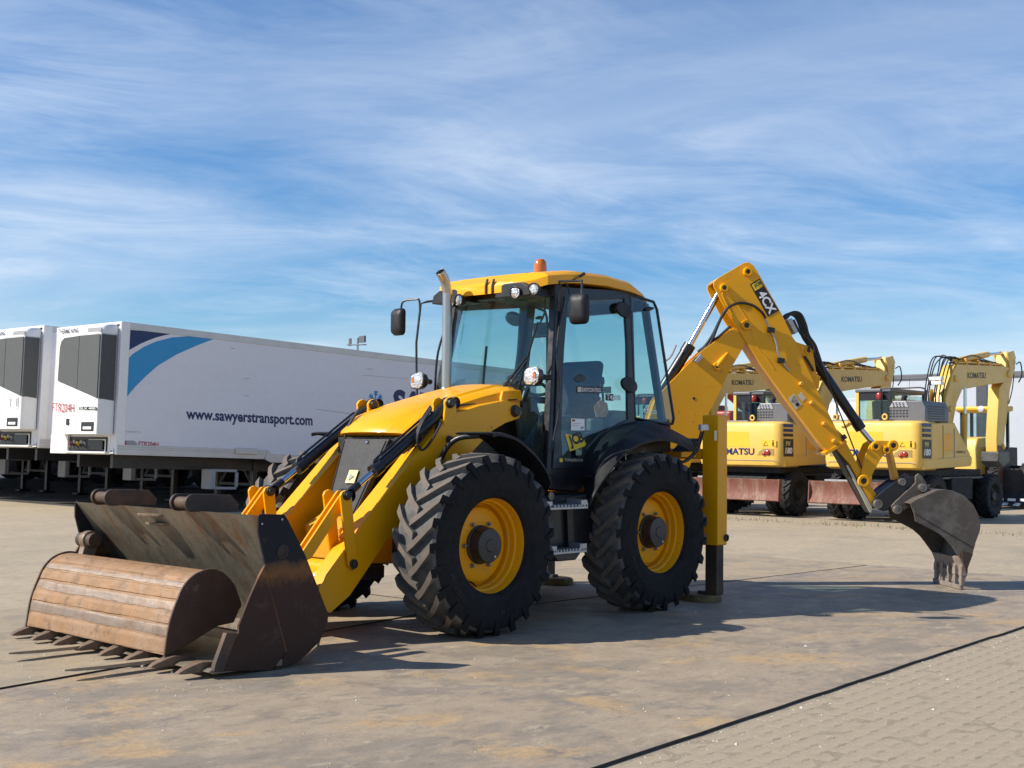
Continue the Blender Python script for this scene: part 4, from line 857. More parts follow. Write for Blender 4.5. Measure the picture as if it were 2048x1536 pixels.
# top and bottom plates of the dipper box (open where the boom enters)
def strip(poly, t0, t1, th, m, parent, name):
    b = MB()
    for a, c_ in zip(poly[:-1], poly[1:]):
        e = (Vector(c_)-Vector(a)).normalized(); n_ = Vector((-e.y, e.x))*th
        q = [(a[0], a[1]), (c_[0], c_[1]), (c_[0]+n_.x, c_[1]+n_.y), (a[0]+n_.x, a[1]+n_.y)]
        b.add([qp(p[0], t0, p[1]) for p in q] + [qp(p[0], t1, p[1]) for p in q], [(0, 1, 2, 3), (7, 6, 5, 4), (0, 4, 5, 1), (1, 5, 6, 2), (2, 6, 7, 3), (3, 7, 4, 0)])
    return b.build(name, m, parent)
strip(DIP[3:12], -.142, .142, -.016, Y_, dip, 'back_plate')
strip(DIP[12:17], -.142, .142, -.016, Y_, dip, 'belly_plate')
strip(DIP[1:4], -.142, .142, -.016, Y_, dip, 'top_plate')
for (u, v), r in zip([(1.493,3.321),(1.241,3.145),(1.479,2.750)], (.034, .032, .038)): qpin(u, v, .162, r, 'boss', dip, Y_, .032)
for (u, v) in [(2.066,2.139),(2.179,1.939),(2.314,1.719),(2.422,1.540)]:
    MB().lathe([(.024, 0), (.024, .045), (.018, .052), (.0005, .052)], qp(u, .162, v), NQ, 14).build('adjuster_bolt', 'yellow_worn', dip, smooth=35)
# pressed stiffening line on the side plate
rl = [(1.224,3.080),(1.278,3.140),(1.391,2.966),(1.504,2.782),(1.585,2.545),(1.682,2.430),(1.779,2.293)]
MB().tube(smooth_path([qp(u, .160, v) for u, v in rl[:2]] + [qp(u, .160, v) for u, v in rl[2:]], 4), .007, 6).build('stiffener', Y_, dip)
MB().tube([qp(u, .160, v) for u, v in [(1.219,3.080),(1.246,3.017),(1.332,2.848)]], .010, 6).build('stiffener', Y_, dip)
# end collar
(e0, f0), (e1, f1) = [(2.330,1.428),(2.535,1.547)]
d_ = (Vector((e1-e0, f1-f0))).normalized(); n2 = Vector((-d_.y, d_.x))
q4 = [(e0, f0), (e1, f1), (e1-n2.x*-.035, f1-n2.y*-.035), (e0-n2.x*-.035, f0-n2.y*-.035)]
q4 = [(e0-.01, f0-.012), (e1+.015, f1+.008), (e1+.035, f1-.018), (e0+.012, f0-.04)]
qprism('end_collar', q4, -.172, .172, Y_, dip, .004)
# inner (extending) dipper
IN = [(2.295,1.815),(2.534,1.616),(2.723,1.252),(2.837,1.078),(2.918,0.962),(2.929,0.888),(2.890,0.845),(2.852,0.855),(2.620,1.288),(2.447,1.482)]
idp = qprism('inner_dipper', IN, -.105, .105, Y_, dip, .006)
WS = [(2.448,1.482),(2.475,1.493),(2.865,0.855),(2.854,0.780),(2.816,0.822)]
qprism('wear_strip', WS, -.085, .085, 'dark', dip, .002)
WS2 = [(2.577,1.282),(2.596,1.288),(2.858,0.845),(2.847,0.781),(2.825,0.802)]
qprism('wear_strip', WS2, .086, .108, 'inkcream', dip, .002)
(cu_, cv_), = [(2.547,1.595)]
# decal 4CX
c4 = [(1.519,3.187),(1.621,3.253),(1.832,2.916),(1.714,2.845)]
panel('decal', [qp(u, .1635, v) for u, v in c4], 'inkblack', dip, .0015, NQ)
c4b = [(1.535,3.182),(1.621,3.237),(1.659,3.169),(1.573,3.119)]
panel('decal', [qp(u, .166, v) for u, v in c4b], 'inkyellow', dip, .001, NQ)
ct = [qp(u, .1685, v) for u, v in [(1.576,3.146),(1.648,3.193),(1.627,3.227),(1.554,3.180)]]
lettering('lettering', 'JCB', ct[0], ct[1]-ct[0], ct[3]-ct[0], 'inkblack', dip, .03, 0, 0)
cq = [qp(u, .1665, v) for u, v in [(1.595,3.087),(1.730,2.866),(1.811,2.919),(1.676,3.140)]]
lettering('lettering', '4CX', cq[0], (0, 0, 0), (0, 0, 0), 'inkwhite', dip, .028, 0, 0, corners=(cq[0], cq[1], cq[2], cq[3]))
cw = [(1.930,1.983),(1.995,2.037),(2.081,1.922),(2.016,1.863)]
panel('warning_label', [qp(u, .1635, v) for u, v in cw], 'inkcream', dip, .001, NQ)
cw = [(2.032,2.022),(2.075,2.054),(2.124,1.986),(2.081,1.954)]
panel('warning_label', [qp(u, .1635, v) for u, v in cw], 'inkcream', dip, .001, NQ)
tri = [(1.968,1.947),(1.995,2.011),(2.027,1.969)]
b = MB(); b.tube([qp(u, .165, v) for u, v in tri + tri[:1]], .003, 4); b.build('warning_symbol', 'inkblack', dip)
MB().cyl(qp(*[([(2.032,1.921)])[0][0], .1645, ([(2.032,1.921)])[0][1]]), qp(([(2.032,1.921)])[0][0], .1665, ([(2.032,1.921)])[0][1]), .022, 14).build('warning_symbol', 'inkblack', dip)
# boom/dipper rams
def ram(a, b_, c_, r, parent, name):
    o = part(name, parent); d = (b_-a).normalized()
    MB().tube([a, b_-d*.10, b_-d*.099, b_], [r, r, r*1.12, r*1.12], 20).build('barrel', 'black', o, smooth=30); MB().tube([b_, c_], r*.55, 16).build('rod', 'chrome', o); return o
(a0, a1), (b0, b1), (c0, c1) = [(0.582,2.007),(0.913,2.547),(1.252,3.165)]
ram(qp(a0, 0, a1), qp(b0, 0, b1), qp(c0, 0, c1), .060, JCB, 'dipper_ram')
(h0, h1), (h2, h3), (h4, h5) = [(0.610,2.350),(0.690,2.415),(0.748,2.538)]
MB().tube(smooth_path([qp(h0, .075, h1), qp(h2, .08, h3), qp(h4, .07, h5)], 5), .012, 8).build('ram_pipe', 'galv', JCB)
(a0, a1), (b0, b1), (c0, c1) = [(2.201,2.504),(2.775,1.674),(2.918,1.504)]
ram(qp(a0, 0, a1), qp(b0, 0, b1), qp(c0, 0, c1), .054, JCB, 'bucket_ram')
RB = [(1.995,2.656),(2.044,2.593),(2.180,2.552),(2.229,2.510),(2.234,2.446),(2.272,2.232),(2.310,2.233),(2.289,2.094),(2.240,2.136),(2.109,2.401),(1.952,2.720)]
qprism('ram_bracket', RB, .055, .075, Y_, dip, .004); qprism('ram_bracket', RB, -.075, -.055, Y_, dip, .004)
(u, v), = [(2.177,2.498)]; qpin(u, v, .075, .028, 'boss', dip, Y_, .015)
# quadrant links
zq = lambda pts: pts
QL = [(2.710,1.125),(2.727,1.183),(2.776,1.391),(2.836,1.519),(2.896,1.552),(3.076,1.549),(3.125,1.512),(3.108,1.469),(3.059,1.437),(2.983,1.404),(2.939,1.345),(2.852,1.185),(2.846,1.105),(2.759,1.067)]
for t in ((.105, .125), (-.125, -.105)): qprism('quadrant_link', QL, t[0], t[1], Y_, dip, .005)
for (u, v), r in zip([(2.757,1.120),(2.889,1.488),(3.008,1.452),(3.079,1.501)], (.046, .036, .030, .040)): qpin(u, v, .125, r, 'boss', dip, Y_, .022)
L2_ = [(3.047,1.479),(3.091,1.490),(3.172,1.149),(3.117,1.127)]
qprism('tipping_link', L2_, -.06, .06, 'yellow_worn', dip, .01)
tri2 = [qp(u, .115, v) for u, v in [(2.977,1.409),(2.797,1.168)]]
MB().tube(tri2, .008, 6).build('link_stay', Y_, dip)
# quick hitch
QH = [(2.840,0.905),(2.883,0.958),(3.128,1.146),(3.297,1.174),(3.329,1.100),(3.078,0.886),(2.997,0.817),(2.926,0.816),(2.851,0.847)]
hit = part('quick_hitch', JCB)
for t in ((.13, .16), (-.16, -.13)): qprism('cheek_plate', QH, t[0], t[1], 'hitch', hit, .006)
qprism('cross_block', [((p[0]-2.98)*.8+2.98, (p[1]-1.0)*.7+1.0) for p in QH], -.13, .13, 'dark', hit, .01)
for (u, v), r in zip([(2.896,0.880),(3.157,1.115)], (.034, .028)): qpin(u, v, .16, r, 'hitch_pin', hit, 'steel', .03, 'steel')
# digging bucket
db = part('digging_bucket', JCB)
EAR = [(3.034,0.861),(3.078,0.909),(3.295,1.106),(3.296,1.180),(3.328,1.207),(3.366,1.181),(3.447,1.060),(3.567,1.035),(3.403,0.928),(3.251,0.863),(3.132,0.798),(3.067,0.787)]
for t in ((.165, .195), (-.195, -.165)): qprism('hinge_ear', EAR, t[0], t[1], 'digbucket', db, .006)
for (u, v), r in zip([(3.092,0.825),(3.363,1.055)], (.044, .044)): qpin(u, v, .195, r*.72, 'bucket_pin', db, 'steel', .04, 'steel'); qpin(u, v, .16, r*.6, 'bucket_pin', db, 'steel', .03, 'steel')
SP = [(3.166,0.897),(3.252,0.950),(3.343,0.987),(3.466,1.040),(3.541,1.046),(3.616,1.037),(3.745,0.986),(3.846,0.888),(3.899,0.784),(3.920,0.685),(3.914,0.627),(3.898,0.581),(3.865,0.497),(3.832,0.377),(3.788,0.263),(3.756,0.180),(3.724,0.273),(3.698,0.335),(3.613,0.449),(3.565,0.510),(3.480,0.583),(3.341,0.654),(3.224,0.710),(3.208,0.793)]
BW = .375
for t in ((BW-.02, BW), (-BW, -BW+.02)): qprism('side_plate', SP, t[0], t[1], 'digbucket', db, .004)
shell = SP[0:16]
b = MB(); rings = []
for (p, q_) in zip(shell, shrink(SP, .022)[0:16]): rings.append([qp(p[0], -BW+.012, p[1]), qp(p[0], BW-.012, p[1]), qp(q_[0], BW-.012, q_[1]), qp(q_[0], -BW+.012, q_[1])])
b.loft(rings, True, 0, True); b.build('shell', 'digbucket', db, smooth=35)
rb2 = [(3.196,0.851),(3.857,0.482),(3.846,0.440),(3.206,0.799)]
qprism('wear_rib', rb2, BW, BW+.012, 'digbucket', db, .004)
sc_ = [(3.753,0.180),(3.830,0.378),(3.808,0.388),(3.707,0.418),(3.717,0.315)]
qprism('side_cutter', sc_, BW, BW+.016, 'rust', db, .004)
(l0, l1), (m0, m1) = [(3.756,0.190),(3.783,0.263)]
tipq, = [(3.746,0.010)]
for k in range(5):
    t = -BW+.05 + (2*BW-.10)*k/4
    base = Vector((3.755, .235)); tip_ = Vector((tipq[0]-.02, .012)); e = (tip_-base).normalized(); nn = Vector((-e.y, e.x))
    b = MB()
    def sec(c, w_, h_): return [qp(c.x + nn.x*a_, t + b__, c.y + nn.y*a_) for a_, b__ in ((-h_, -w_), (h_, -w_), (h_, w_), (-h_, w_))]
    b.loft([sec(base - e*.06, .026, .030), sec(base + e*.04, .036, .036), sec(base + e*.09, .036, .032), sec(base + e*.095, .030, .026), sec(base + (tip_-base)*.96, .030, .012), sec(tip_, .026, .006)], True, 0, True)
    b.build('tooth', 'digteeth', db, bevel=.004)
qprism('lip', [(3.700, .335), (3.756, .190), (3.775, .200), (3.735, .345)], -BW, BW, 'digteeth', db, .004)
b = MB(); a_ = qp(tipq[0]-.045, 0, .03)
b.loft([[qp(tipq[0]-.05, t, .055), qp(tipq[0]-.005, t, .045), qp(tipq[0]-.01, t, .003), qp(tipq[0]-.04, t, .003)] for t in (-BW+.02, 0, BW-.02)], True, 0, True); b.build('edge_bar', 'digteeth', db, bevel=.006)
# hoses on the boom and dipper
def hose(pts, t, r=.015, m='hose', par=None): return MB().tube(smooth_path([qp(u, tt, v) for (u, v), tt in zip(pts, t)], 6), r, 8).build('hose', m, par or JCB)
hose([(1.038,2.493),(1.112,2.568),(1.176,2.749),(1.234,2.888),(1.320,2.959),(1.422,2.982),(1.535,2.958),(1.632,2.891),(1.680,2.828)], [.10, .12, .17, .21, .22, .22, .22, .21, .20])
hose([(0.985,2.470),(1.059,2.535),(1.133,2.653),(1.197,2.803),(1.261,2.910)], [.06, .08, .12, .17, .19])
hose([(0.855,2.297),(0.951,2.399),(1.089,2.550),(1.207,2.637),(1.325,2.745)], [.05, .07, .08, .09, .1])
hose([(0.845,2.281),(0.914,2.366),(0.994,2.442)], [.1, .13, .13], .012)
hose([(1.672,2.824),(1.710,2.746),(1.769,2.641),(1.801,2.546),(1.817,2.451),(1.877,2.351),(1.941,2.273)], [.19, .19, .185, .185, .185, .185, .18], .010, 'galv')
for (u, v) in [(1.745,2.707),(1.853,2.385)]: qprism('hose_clamp', [(u-.045, v-.025), (u+.03, v-.03), (u+.035, v+.02), (u-.04, v+.03)], .162, .205, 'black', dip, .004)
for k, t in enumerate((-.12, -.05, .02, .09)):
    hose([(1.923,2.834),(1.999,2.905),(2.086,2.891),(2.141,2.784),(2.174,2.666),(2.240,2.570),(2.273,2.489),(2.327,2.329),(2.382,2.195)], [t]*9, .016)
hose([(2.009,2.829),(2.047,2.749),(2.101,2.659),(2.145,2.681),(2.188,2.564),(2.167,2.510)], [.1]*6, .012); hose([(2.080,2.680),(2.156,2.628),(2.210,2.564),(2.232,2.479)], [.12]*4, .012)
hose([(2.370,2.178),(2.560,1.712),(2.732,1.289),(2.830,1.121)], [.11]*4, .008)
hose([(2.127,2.441),(2.181,2.361),(2.224,2.282)], [.1]*3, .014)
qprism('valve_block', [(1.937,2.824),(1.992,2.846),(2.078,2.708),(2.024,2.675)], -.06, .10, 'galv', dip, .006)
qprism('hose_clip', [(2.518,1.595),(2.556,1.616),(2.583,1.574),(2.545,1.553)], .10, .135, 'black', dip, .003)

# --- loader bucket
lb = part('loader_bucket', JCB)
W0, W1 = 1.129, 1.149
REAR = [(4.390,0.976),(4.368,0.991),(4.187,0.982),(4.155,0.946),(4.006,0.707),(3.809,0.315),(3.812,0.259),(3.876,0.141),(4.038,0.034),(4.244,-0.002),(4.144,0.109),(4.235,0.378),(4.328,0.675),(4.387,0.872)]
FRONT = [(4.333,0.669),(4.373,0.609),(4.446,0.474),(4.523,0.305),(4.522,0.262),(4.586,0.165),(4.633,0.040),(4.260,0.001),(4.153,0.105),(4.243,0.373)]
LIP = [(4.619,0.273),(4.527,0.260),(4.562,0.209),(4.638,0.039),(4.707,0.047),(4.697,0.088)]
for s in (1, -1):
    MB().prism(REAR, s*W0, s*W1).build('side_plate', 'sideplate', lb, bevel=.004); MB().prism(FRONT, s*(W0+.004), s*(W1+.006)).build('jaw_side_plate', 'sideplate', lb, bevel=.004)
    MB().prism(LIP, s*(W0-.004), s*(W1+.016)).build('side_cutter', 'rust', lb, bevel=.004)
    (u, v), = [(4.198,0.746)]
    MB().lathe([(.045, 0), (.045, .006), (.032, .010), (.030, .004), (.0005, .004)], (u, s*W1, v), (0, s, 0), 20).build('pivot', 'rust', lb)
    for (u, v) in [(4.363,0.928),(4.207,0.951)]: MB().lathe([(.007, 0), (.007, .004), (.0005, .005)], (u, s*W1, v), (0, s, 0), 8).build('rivet', 'galv', lb)
(tx0, tz0), = [(4.387,0.982)]
mold = [(tx0, tz0), (4.205, .735), (4.035, .49), (3.90, .295), (3.865, .20), (3.885, .11), (3.97, .06), (4.20, .042)]
b = MB(); off = shrink(mold + [(5, .04), (5, 1)], -.018)[:len(mold)]
off = []
for i, p in enumerate(mold):
    a = Vector(mold[max(i-1, 0)]); c_ = Vector(mold[min(i+1, len(mold)-1)]); e = (c_-a).normalized(); n_ = Vector((e.y, -e.x)); n_ = -n_ if n_.x > 0 and i < 4 else n_
    n_ = Vector((-abs(n_.x), -abs(n_.y))) if i < 6 else Vector((n_.x, -abs(n_.y))); off.append((p[0]+n_.x*.02, p[1]+n_.y*.02))
rings = [[(p[0], -W0, p[1]), (p[0], W0, p[1]), (q_[0], W0, q_[1]), (q_[0], -W0, q_[1])] for p, q_ in zip(mold, off)]
b.loft(rings, True, 0, True); b.build('mouldboard', 'mould', lb, smooth=25)
MB().prism([(4.18, .062), (4.70, .062), (4.735, .046), (4.70, .030), (4.18, .022)], -1.15, 1.15).build('floor', 'mould', lb, bevel=.003)
for i in range(8):
    y = -1.10 + i*.304
    b = MB()
    def sec(x, w_, z0, z1): return [(x, y-w_, z0), (x, y+w_, z0), (x, y+w_, z1), (x, y-w_, z1)]
    b.loft([sec(4.55, .02, .055, .066), sec(4.60, .045, .05, .085), sec(4.72, .045, .032, .098), sec(4.755, .036, .034, .090), sec(4.84, .028, .034, .064), sec(4.875, .022, .038, .046)], True, 0, True)
    b.build('tooth', 'tooth', lb, bevel=.005)
# hooks on the top edge
for (ya, yb) in ((-.70, -.545), (.325, .475)):
    hk = part('hook', lb)
    for (y0, y1) in ((ya-.022, ya), (yb, yb+.022)):
        pr = arc(4.44, 1.035, .058, -85, 85, 10) + [(4.14, 1.085), (4.07, 1.02), (4.08, .975)]
        MB().prism(pr, y0, y1).build('hook_plate', 'rust', hk, bevel=.003)
    MB().cyl((4.44, ya, 1.035), (4.44, yb, 1.035), .040, 20).build('tube', 'ditchin', hk)
# lashing brackets on the mouldboard
(y1_, z1_), (y2_, z2_) = [(-0.213,0.901),(-0.209,0.831)]
def mbx(z): return tx0 - (tx0-4.035)*(tz0-z)/(tz0-.49)
for k, z in enumerate((.93, .865)):
    xm = mbx(z) + .012
    MB().prism([(xm-.01, -.20), (xm+.07, -.20) if k == 0 else (xm+.05, -.20), (xm+.06, -.12) if k == 0 else (xm+.045, -.15), (xm+.015, -.02), (xm-.01, .0)], z-.009, z+.009, 'z').build('lashing_bracket', 'tooth', lb, bevel=.003)
# clam hinge lug on the far side
hl_ = arc(4.33, .70, .07, -40, 220, 12) + [(4.28, .62), (4.32, .52), (4.44, .38), (4.62, .30), (4.62, .40), (4.46, .50), (4.40, .60)]
MB().prism(hl_, -1.06, -.99).build('clam_lug', 'mould', lb, bevel=.01); MB().cyl((4.33, -1.13, .70), (4.33, -.93, .70), .055, 18).build('clam_pin', 'rust', lb)
# pallet fork tines lying flat under the bucket
for (y, xt) in ((-.22, 5.325), (.585, 5.37)):
    f_ = MB(); f_.add([(4.0, y-.04, .030), (4.0, y+.04, .030), (xt-.25, y+.04, .048), (xt-.06, y+.035, .056), (xt, y+.012, .060), (xt, y-.012, .060), (xt-.06, y-.03, .056), (xt-.25, y-.04, .048)] + [(4.0, y-.04, .055), (4.0, y+.04, .055), (xt-.25, y+.04, .068), (xt-.06, y+.035, .074), (xt, y+.012, .070), (xt, y-.012, .070), (xt-.06, y-.03, .070), (xt-.25, y-.04, .068)], [tuple(range(7, -1, -1)), tuple(range(8, 16))] + [(i, (i+1) % 8, 8+(i+1) % 8, 8+i) for i in range(8)])
    f_.build('fork_tine', 'plate2', lb)
for s in (1, -1):
    for yy in (.40, .52):
        MB().prism([(3.36, .32), (3.42, .30), (3.72, .20), (3.78, .32), (3.96, .54), (3.70, .64), (3.56, .62)], s*yy-.012, s*yy+.012).build('bucket_ear', 'rust', lb, bevel=.004)

# ---------------------------------------------------------------- ditching bucket lying in the loader bucket
DBK = thing('ditching_bucket', 'rust orange ditching bucket with worn strips lying upside down in the front loader bucket', 'bucket', (4.5, -.19, .07))
ox, oy, oz = 4.5, -.19, .07
END = [(4.761,0.100),(4.727,0.299),(4.666,0.450),(4.625,0.523),(4.552,0.581),(4.447,0.606),(4.354,0.581),(4.274,0.510),(4.228,0.425),(4.207,0.358),(4.251,0.257),(4.372,0.246),(4.474,0.204),(4.599,0.147)]
END = [(x-ox, z-oz) for x, z in END]; E0, E1 = -.92, .91
END = [(x, max(z, .0)) for x, z in END]
RAW = END; SM = [(p.x, p.y) for p in smooth_path([(x, z, 0) for x, z in RAW[:11]], 4)]; END = SM + RAW[11:]; nO = 33
cN = Vector((sum(p[0] for p in END)/len(END), sum(p[1] for p in END)/len(END)))
END2 = [tuple(Vector(p) + (Vector(p)-cN).normalized()*.013) for p in END[:nO+4]] + END[nO+4:]; END2 = [(x, max(z, 0)) for x, z in END2]
for y0, y1 in ((E0, E0+.018), (E1-.018, E1)): MB().prism(END2, y0, y1).build('end_plate', 'ditchin', DBK, bevel=.004)
outl = END[:nO]
def along(t):
    i = min(int(t), len(outl)-2); f = t-i; return Vector(outl[i])*(1-f) + Vector(outl[i+1])*f
n = 64; pth = [along((len(outl)-1)*i/n) for i in range(n+1)]
cen = Vector((sum(p[0] for p in END)/len(END), sum(p[1] for p in END)/len(END)))
rings = []
for i, p in enumerate(pth):
    q_ = p + (cen-p).normalized()*.016; rings.append([(p.x, E0+.017, p.y), (p.x, E1-.017, p.y), (q_.x, E1-.017, q_.y), (q_.x, E0+.017, q_.y)])
MB().loft(rings, True, 0, True).build('shell', 'ditch', DBK, smooth=30)
lens_ = [0]
for i in range(n): lens_.append(lens_[-1] + (pth[i+1]-pth[i]).length)
def atl(s_):
    for i in range(n):
        if lens_[i+1] >= s_: f = (s_-lens_[i])/(lens_[i+1]-lens_[i]); return pth[i]*(1-f) + pth[i+1]*f
    return pth[-1]
for (a, c_, m_) in ((.0, .105, 'ditch'), (.107, .185, 'ditchgrey'), (.190, .265, 'ditch'), (.268, .340, 'ditchgrey'), (.345, .425, 'ditch'), (.428, .475, 'ditchgrey'), (.480, .60, 'ditch')):
    th = .009 if m_ == 'ditch' else .004
    b = MB(); NK, NY = 8, 44; rj = random.Random(int(a*1000)); ph = [rj.uniform(0, 6.3) for _ in range(8)]
    def wob(y, k0): return sum(math.sin(y*f + ph[k0+i])*g for i, (f, g) in enumerate(((3.1, .0016), (9.7, .0011), (23., .0009)))) + rj.gauss(0, .0007)
    lo_w = [wob(E0 + (E1-E0)*j/NY, 0) for j in range(NY+1)]; hi_w = [wob(E0 + (E1-E0)*j/NY, 3) for j in range(NY+1)]
    grid = []
    for j in range(NY+1):
        y = E0+.003 + (E1-E0-.006)*j/NY; row = []
        for k in range(NK+1):
            s_ = a + lo_w[j] + (c_ + hi_w[j] - a - lo_w[j])*k/NK; p = atl(max(s_, 0)); nr = (p-cen).normalized()
            hgt = -.004 if k in (0, NK) else th*(.92 if k in (1, NK-1) else 1.0) + .0022*math.sin(y*7+ph[6]) + rj.gauss(0, .0007)
            if j in (0, NY): hgt = -.004
            q_ = p + nr*hgt; row.append((q_.x, y, q_.y))
        grid.append(row)
    b.loft(grid, False, 0, False); b.build('wear_strip', m_, DBK, smooth=38, fix=False)

# ---------------------------------------------------------------- refrigerated trailers
structure(MB().box(-42, -5.2, -60, -14.9, -.10, -.014).build('trailer_shade_strip', 'undershade', None, smooth=0))  # added dark sheet; its colour deepens the shade under the trailers
TX = Vector((.99931769, .02840971, .02360167)); TY = Vector((-.02841762, .99959614, 0)); TZ = TX.cross(TY)
def trailer(label, dx, dy, dz, livery):
    o = thing('refrigerated_trailer', label, 'trailer', group='refrigerated trailers parked in a row')
    m4 = Matrix((( TX.x, TY.x, TZ.x, -4.4+dx), (TX.y, TY.y, TZ.y, -15.67+dy), (TX.z, TY.z, TZ.z, 1.19+dz), (0, 0, 0, 1))); o.matrix_world = m4
    L, W_, H = 13.5, 2.55, 2.75
    MB().box(-L, 0, -W_, 0, .03, H-.01).build('body', 'sidewhite', o, bevel=.01)
    # rails and posts a little proud of the skin
    for y0, y1 in ((-.02, .012), (-W_-.012, -W_+.02)):
        MB().prism([(-L, H-.145), (.0, H-.145), (.0, H), (-L, H)], y0, y1).build('top_rail', 'alu', o, bevel=.006)
        MB().prism([(-3.80, .0), (-.02, .0), (-.02, .21), (-3.86, .21)], y0, y1+.004).build('bottom_rail', 'alu', o, bevel=.006)
        MB().prism([(-L, -.07), (-3.98, -.07), (-3.82, .0), (-3.88, .21), (-4.04, .12), (-L, .12)], y0, y1+.008).build('bottom_rail', 'alu', o, bevel=.006)
        for zz in (.12, .165): MB().prism([(-3.78, zz), (-.04, zz), (-.04, zz+.006), (-3.78, zz+.006)], y1+.003, y1+.008).build('rail_groove', 'inkgrey', o, smooth=0)
        MB().prism([(-.20, .0), (.012, .0), (.012, H), (-.20, H)], y0, y1+.002).build('corner_post', 'white', o, bevel=.03, seg=3)
    MB().box(-3.58, -2.98, .010, .05, .10, .23).build('side_locker', 'alu', o, bevel=.01)
    MB().box(-.02, .012, -W_+.03, -.22, .0, H-.16).build('front_wall', 'white', o, bevel=.01)
    MB().box(-.02, .016, -W_-.005, .0, H-.16, H+.004).build('front_rail', 'white', o, bevel=.02)
    MB().box(.012, .03, -.16, -.06, H-.09, H-.05).build('marker_light', 'black', o, bevel=.004)
    for yy in (-.20, -W_+.08): MB().box(.012, .022, yy, yy+.14, .02, .12).build('marker_light', 'white', o, bevel=.004); MB().box(.020, .026, yy+.03, yy+.11, .045, .09).build('lamp_glass', 'inkgrey', o)
    # cooling unit on the nose
    u = part('cooling_unit', o); U0, U1 = -1.90, -.08
    def plan(z_in=0): return [(.02, U1-.02), (.30, U1), (.385, U1-.05), (.40, U1-.14), (.405, -.9), (.395, U0+.32), (.36, U0+.14), (.28, U0+.03), (.02, U0)]
    pl = plan()
    b = MB(); b.loft([[(x, y, z) for x, y in pl] for z in (.40, 2.48)], True, 0, True); b.build('housing', 'white', u, bevel=.015, smooth=50)
    b = MB(); b.loft([[(x*1.01, y, 2.48) for x, y in pl], [(x*.99, y, 2.60) for x, y in pl], [(x*.82, y*.98-.01, 2.665) for x, y in pl], [(.02 + (x-.02)*.3, y*.9-.05, 2.69) for x, y in pl]], True, 0, True); b.build('cap', 'white', u, smooth=50)
    lo = lambda y: 1.14 + .40*((U1-.05)-y)/1.62
    for (ya, yb) in ((-.90, U1-.05), (-1.72, -.915)):
        t = .415
        pts = [(ya, lo(ya)), (yb, lo(yb)), (yb, 2.46), (ya, 2.46)] if ya > -1 else [(ya+.02, lo(ya)), (yb, lo(yb)), (yb, 2.46), (ya+.20, 2.44), (ya+.10, 2.38), (ya+.04, 2.25)]
        MB().prism([(p[0], p[1]) for p in pts], .398, t, 'x').build('screen_panel', 'greymesh', u, bevel=.006)
    MB().prism([(.30, lo(U1)), (.05, lo(U1)-.02), (.05, 2.46), (.30, 2.46), (.40, 2.46), (.40, lo(U1))], U1-.012, U1+.004).build('screen_side', 'greymesh', u, bevel=.006)
    MB().box(.400, .408, -.62, -.10, 2.515, 2.60).build('louvre', 'inkgrey', u)
    MB().box(.402, .409, -.905, -.898, .42, lo(-.9)).build('door_gap', 'inkgrey', u)
    MB().box(.36, .414, -.69, -.21, .46, .66).build('latch_recess', 'inkblack', u, bevel=.02, seg=3); MB().box(.405, .42, -.60, -.28, .50, .56).build('latch', 'white', u, bevel=.01)
    nf = (.417,)
    lettering('lettering', 'THERMO KING', (0, 0, 0), (0, 0, 0), (0, 0, 0), 'inkblack', u, .012, 0, 0, corners=[(.415, y, z) for y, z in [(-1.764,2.531),(-0.965,2.528),(-0.965,2.628),(-1.764,2.633)]])
    if livery:
        lettering('lettering', 'FTR204H', (0, 0, 0), (0, 0, 0), (0, 0, 0), 'redvinyl', u, .0, 0, 0, corners=[(.4155, y, z) for y, z in [(-1.842,0.872),(-0.970,0.853),(-0.988,1.041),(-1.841,1.063)]])
        MB().prism([(-0.780,0.903),(-0.140,0.896),(-0.146,0.963),(-0.786,0.971)], .408, .412, 'x').build('badge', 'inkblack', u, smooth=0)
        lettering('lettering', 'SLX 400', (0, 0, 0), (0, 0, 0), (0, 0, 0), 'inkwhite', u, .01, 0, 0, corners=[(.4135, y, z) for y, z in [(-0.752,0.913),(-0.159,0.907),(-0.164,0.953),(-0.756,0.960)]])
        MB().prism([(-1.28, .60), (-1.17, .58), (-1.14, .64), (-1.17, .66), (-1.15, .72), (-1.27, .73)], .409, .412, 'x').build('torn_patch', 'inkblack', u, smooth=0)
    else:
        MB().prism([(-.60, .86), (-.22, .86), (-.22, 1.12), (-.60, 1.12)], .408, .411, 'x').build('notice', 'inkwhite', u, smooth=0)
        for k in range(2): MB().prism([(-.585+.27*k, .90), (-.51+.27*k, .90), (-.51+.27*k, 1.09), (-.585+.27*k, 1.09)], .411, .413, 'x').build('notice_print', 'inkgrey', u, smooth=0)
    # couplings under the unit
    cp = part('coupling_panel', o)
    MB().box(.0, .03, -1.75, -.30, .06, .36).build('panel', 'inkblack', cp); MB().box(.02, .10, -1.80, -.25, .02, .055).build('lower_bar', 'white', cp, bevel=.006)
    MB().box(.02, .08, -2.45, -1.75, .0, .40).build('bracket', 'white', cp, bevel=.01)
    for k, (yy, mm) in enumerate(((-1.62, 'redvinyl'), (-1.50, 'inkgrey'), (-1.38, 'inkyellow'), (-1.22, 'inkgrey'), (-1.10, 'inkgrey'))):
        MB().lathe([(.045, 0), (.045, .05), (.03, .055), (.0005, .056)], (.03, yy, .22+.03*(k % 2)), (1, 0, 0), 12).build('coupling', mm, cp)
        MB().tube(smooth_path([(.08, yy, .22), (.12, yy+.04, .15), (.10, yy+.12, .10), (.06, yy+.2, .12)], 4), .012, 6).build('hose', 'hose', cp)
    MB().box(.03, .07, -.98, -.40, .10, .30).build('battery_box', 'black', cp, bevel=.01); MB().tube([(.05, -.32, .06), (.05, -.32, .30), (.05, -.95, .30)], .014, 6).build('rail', 'white', cp)
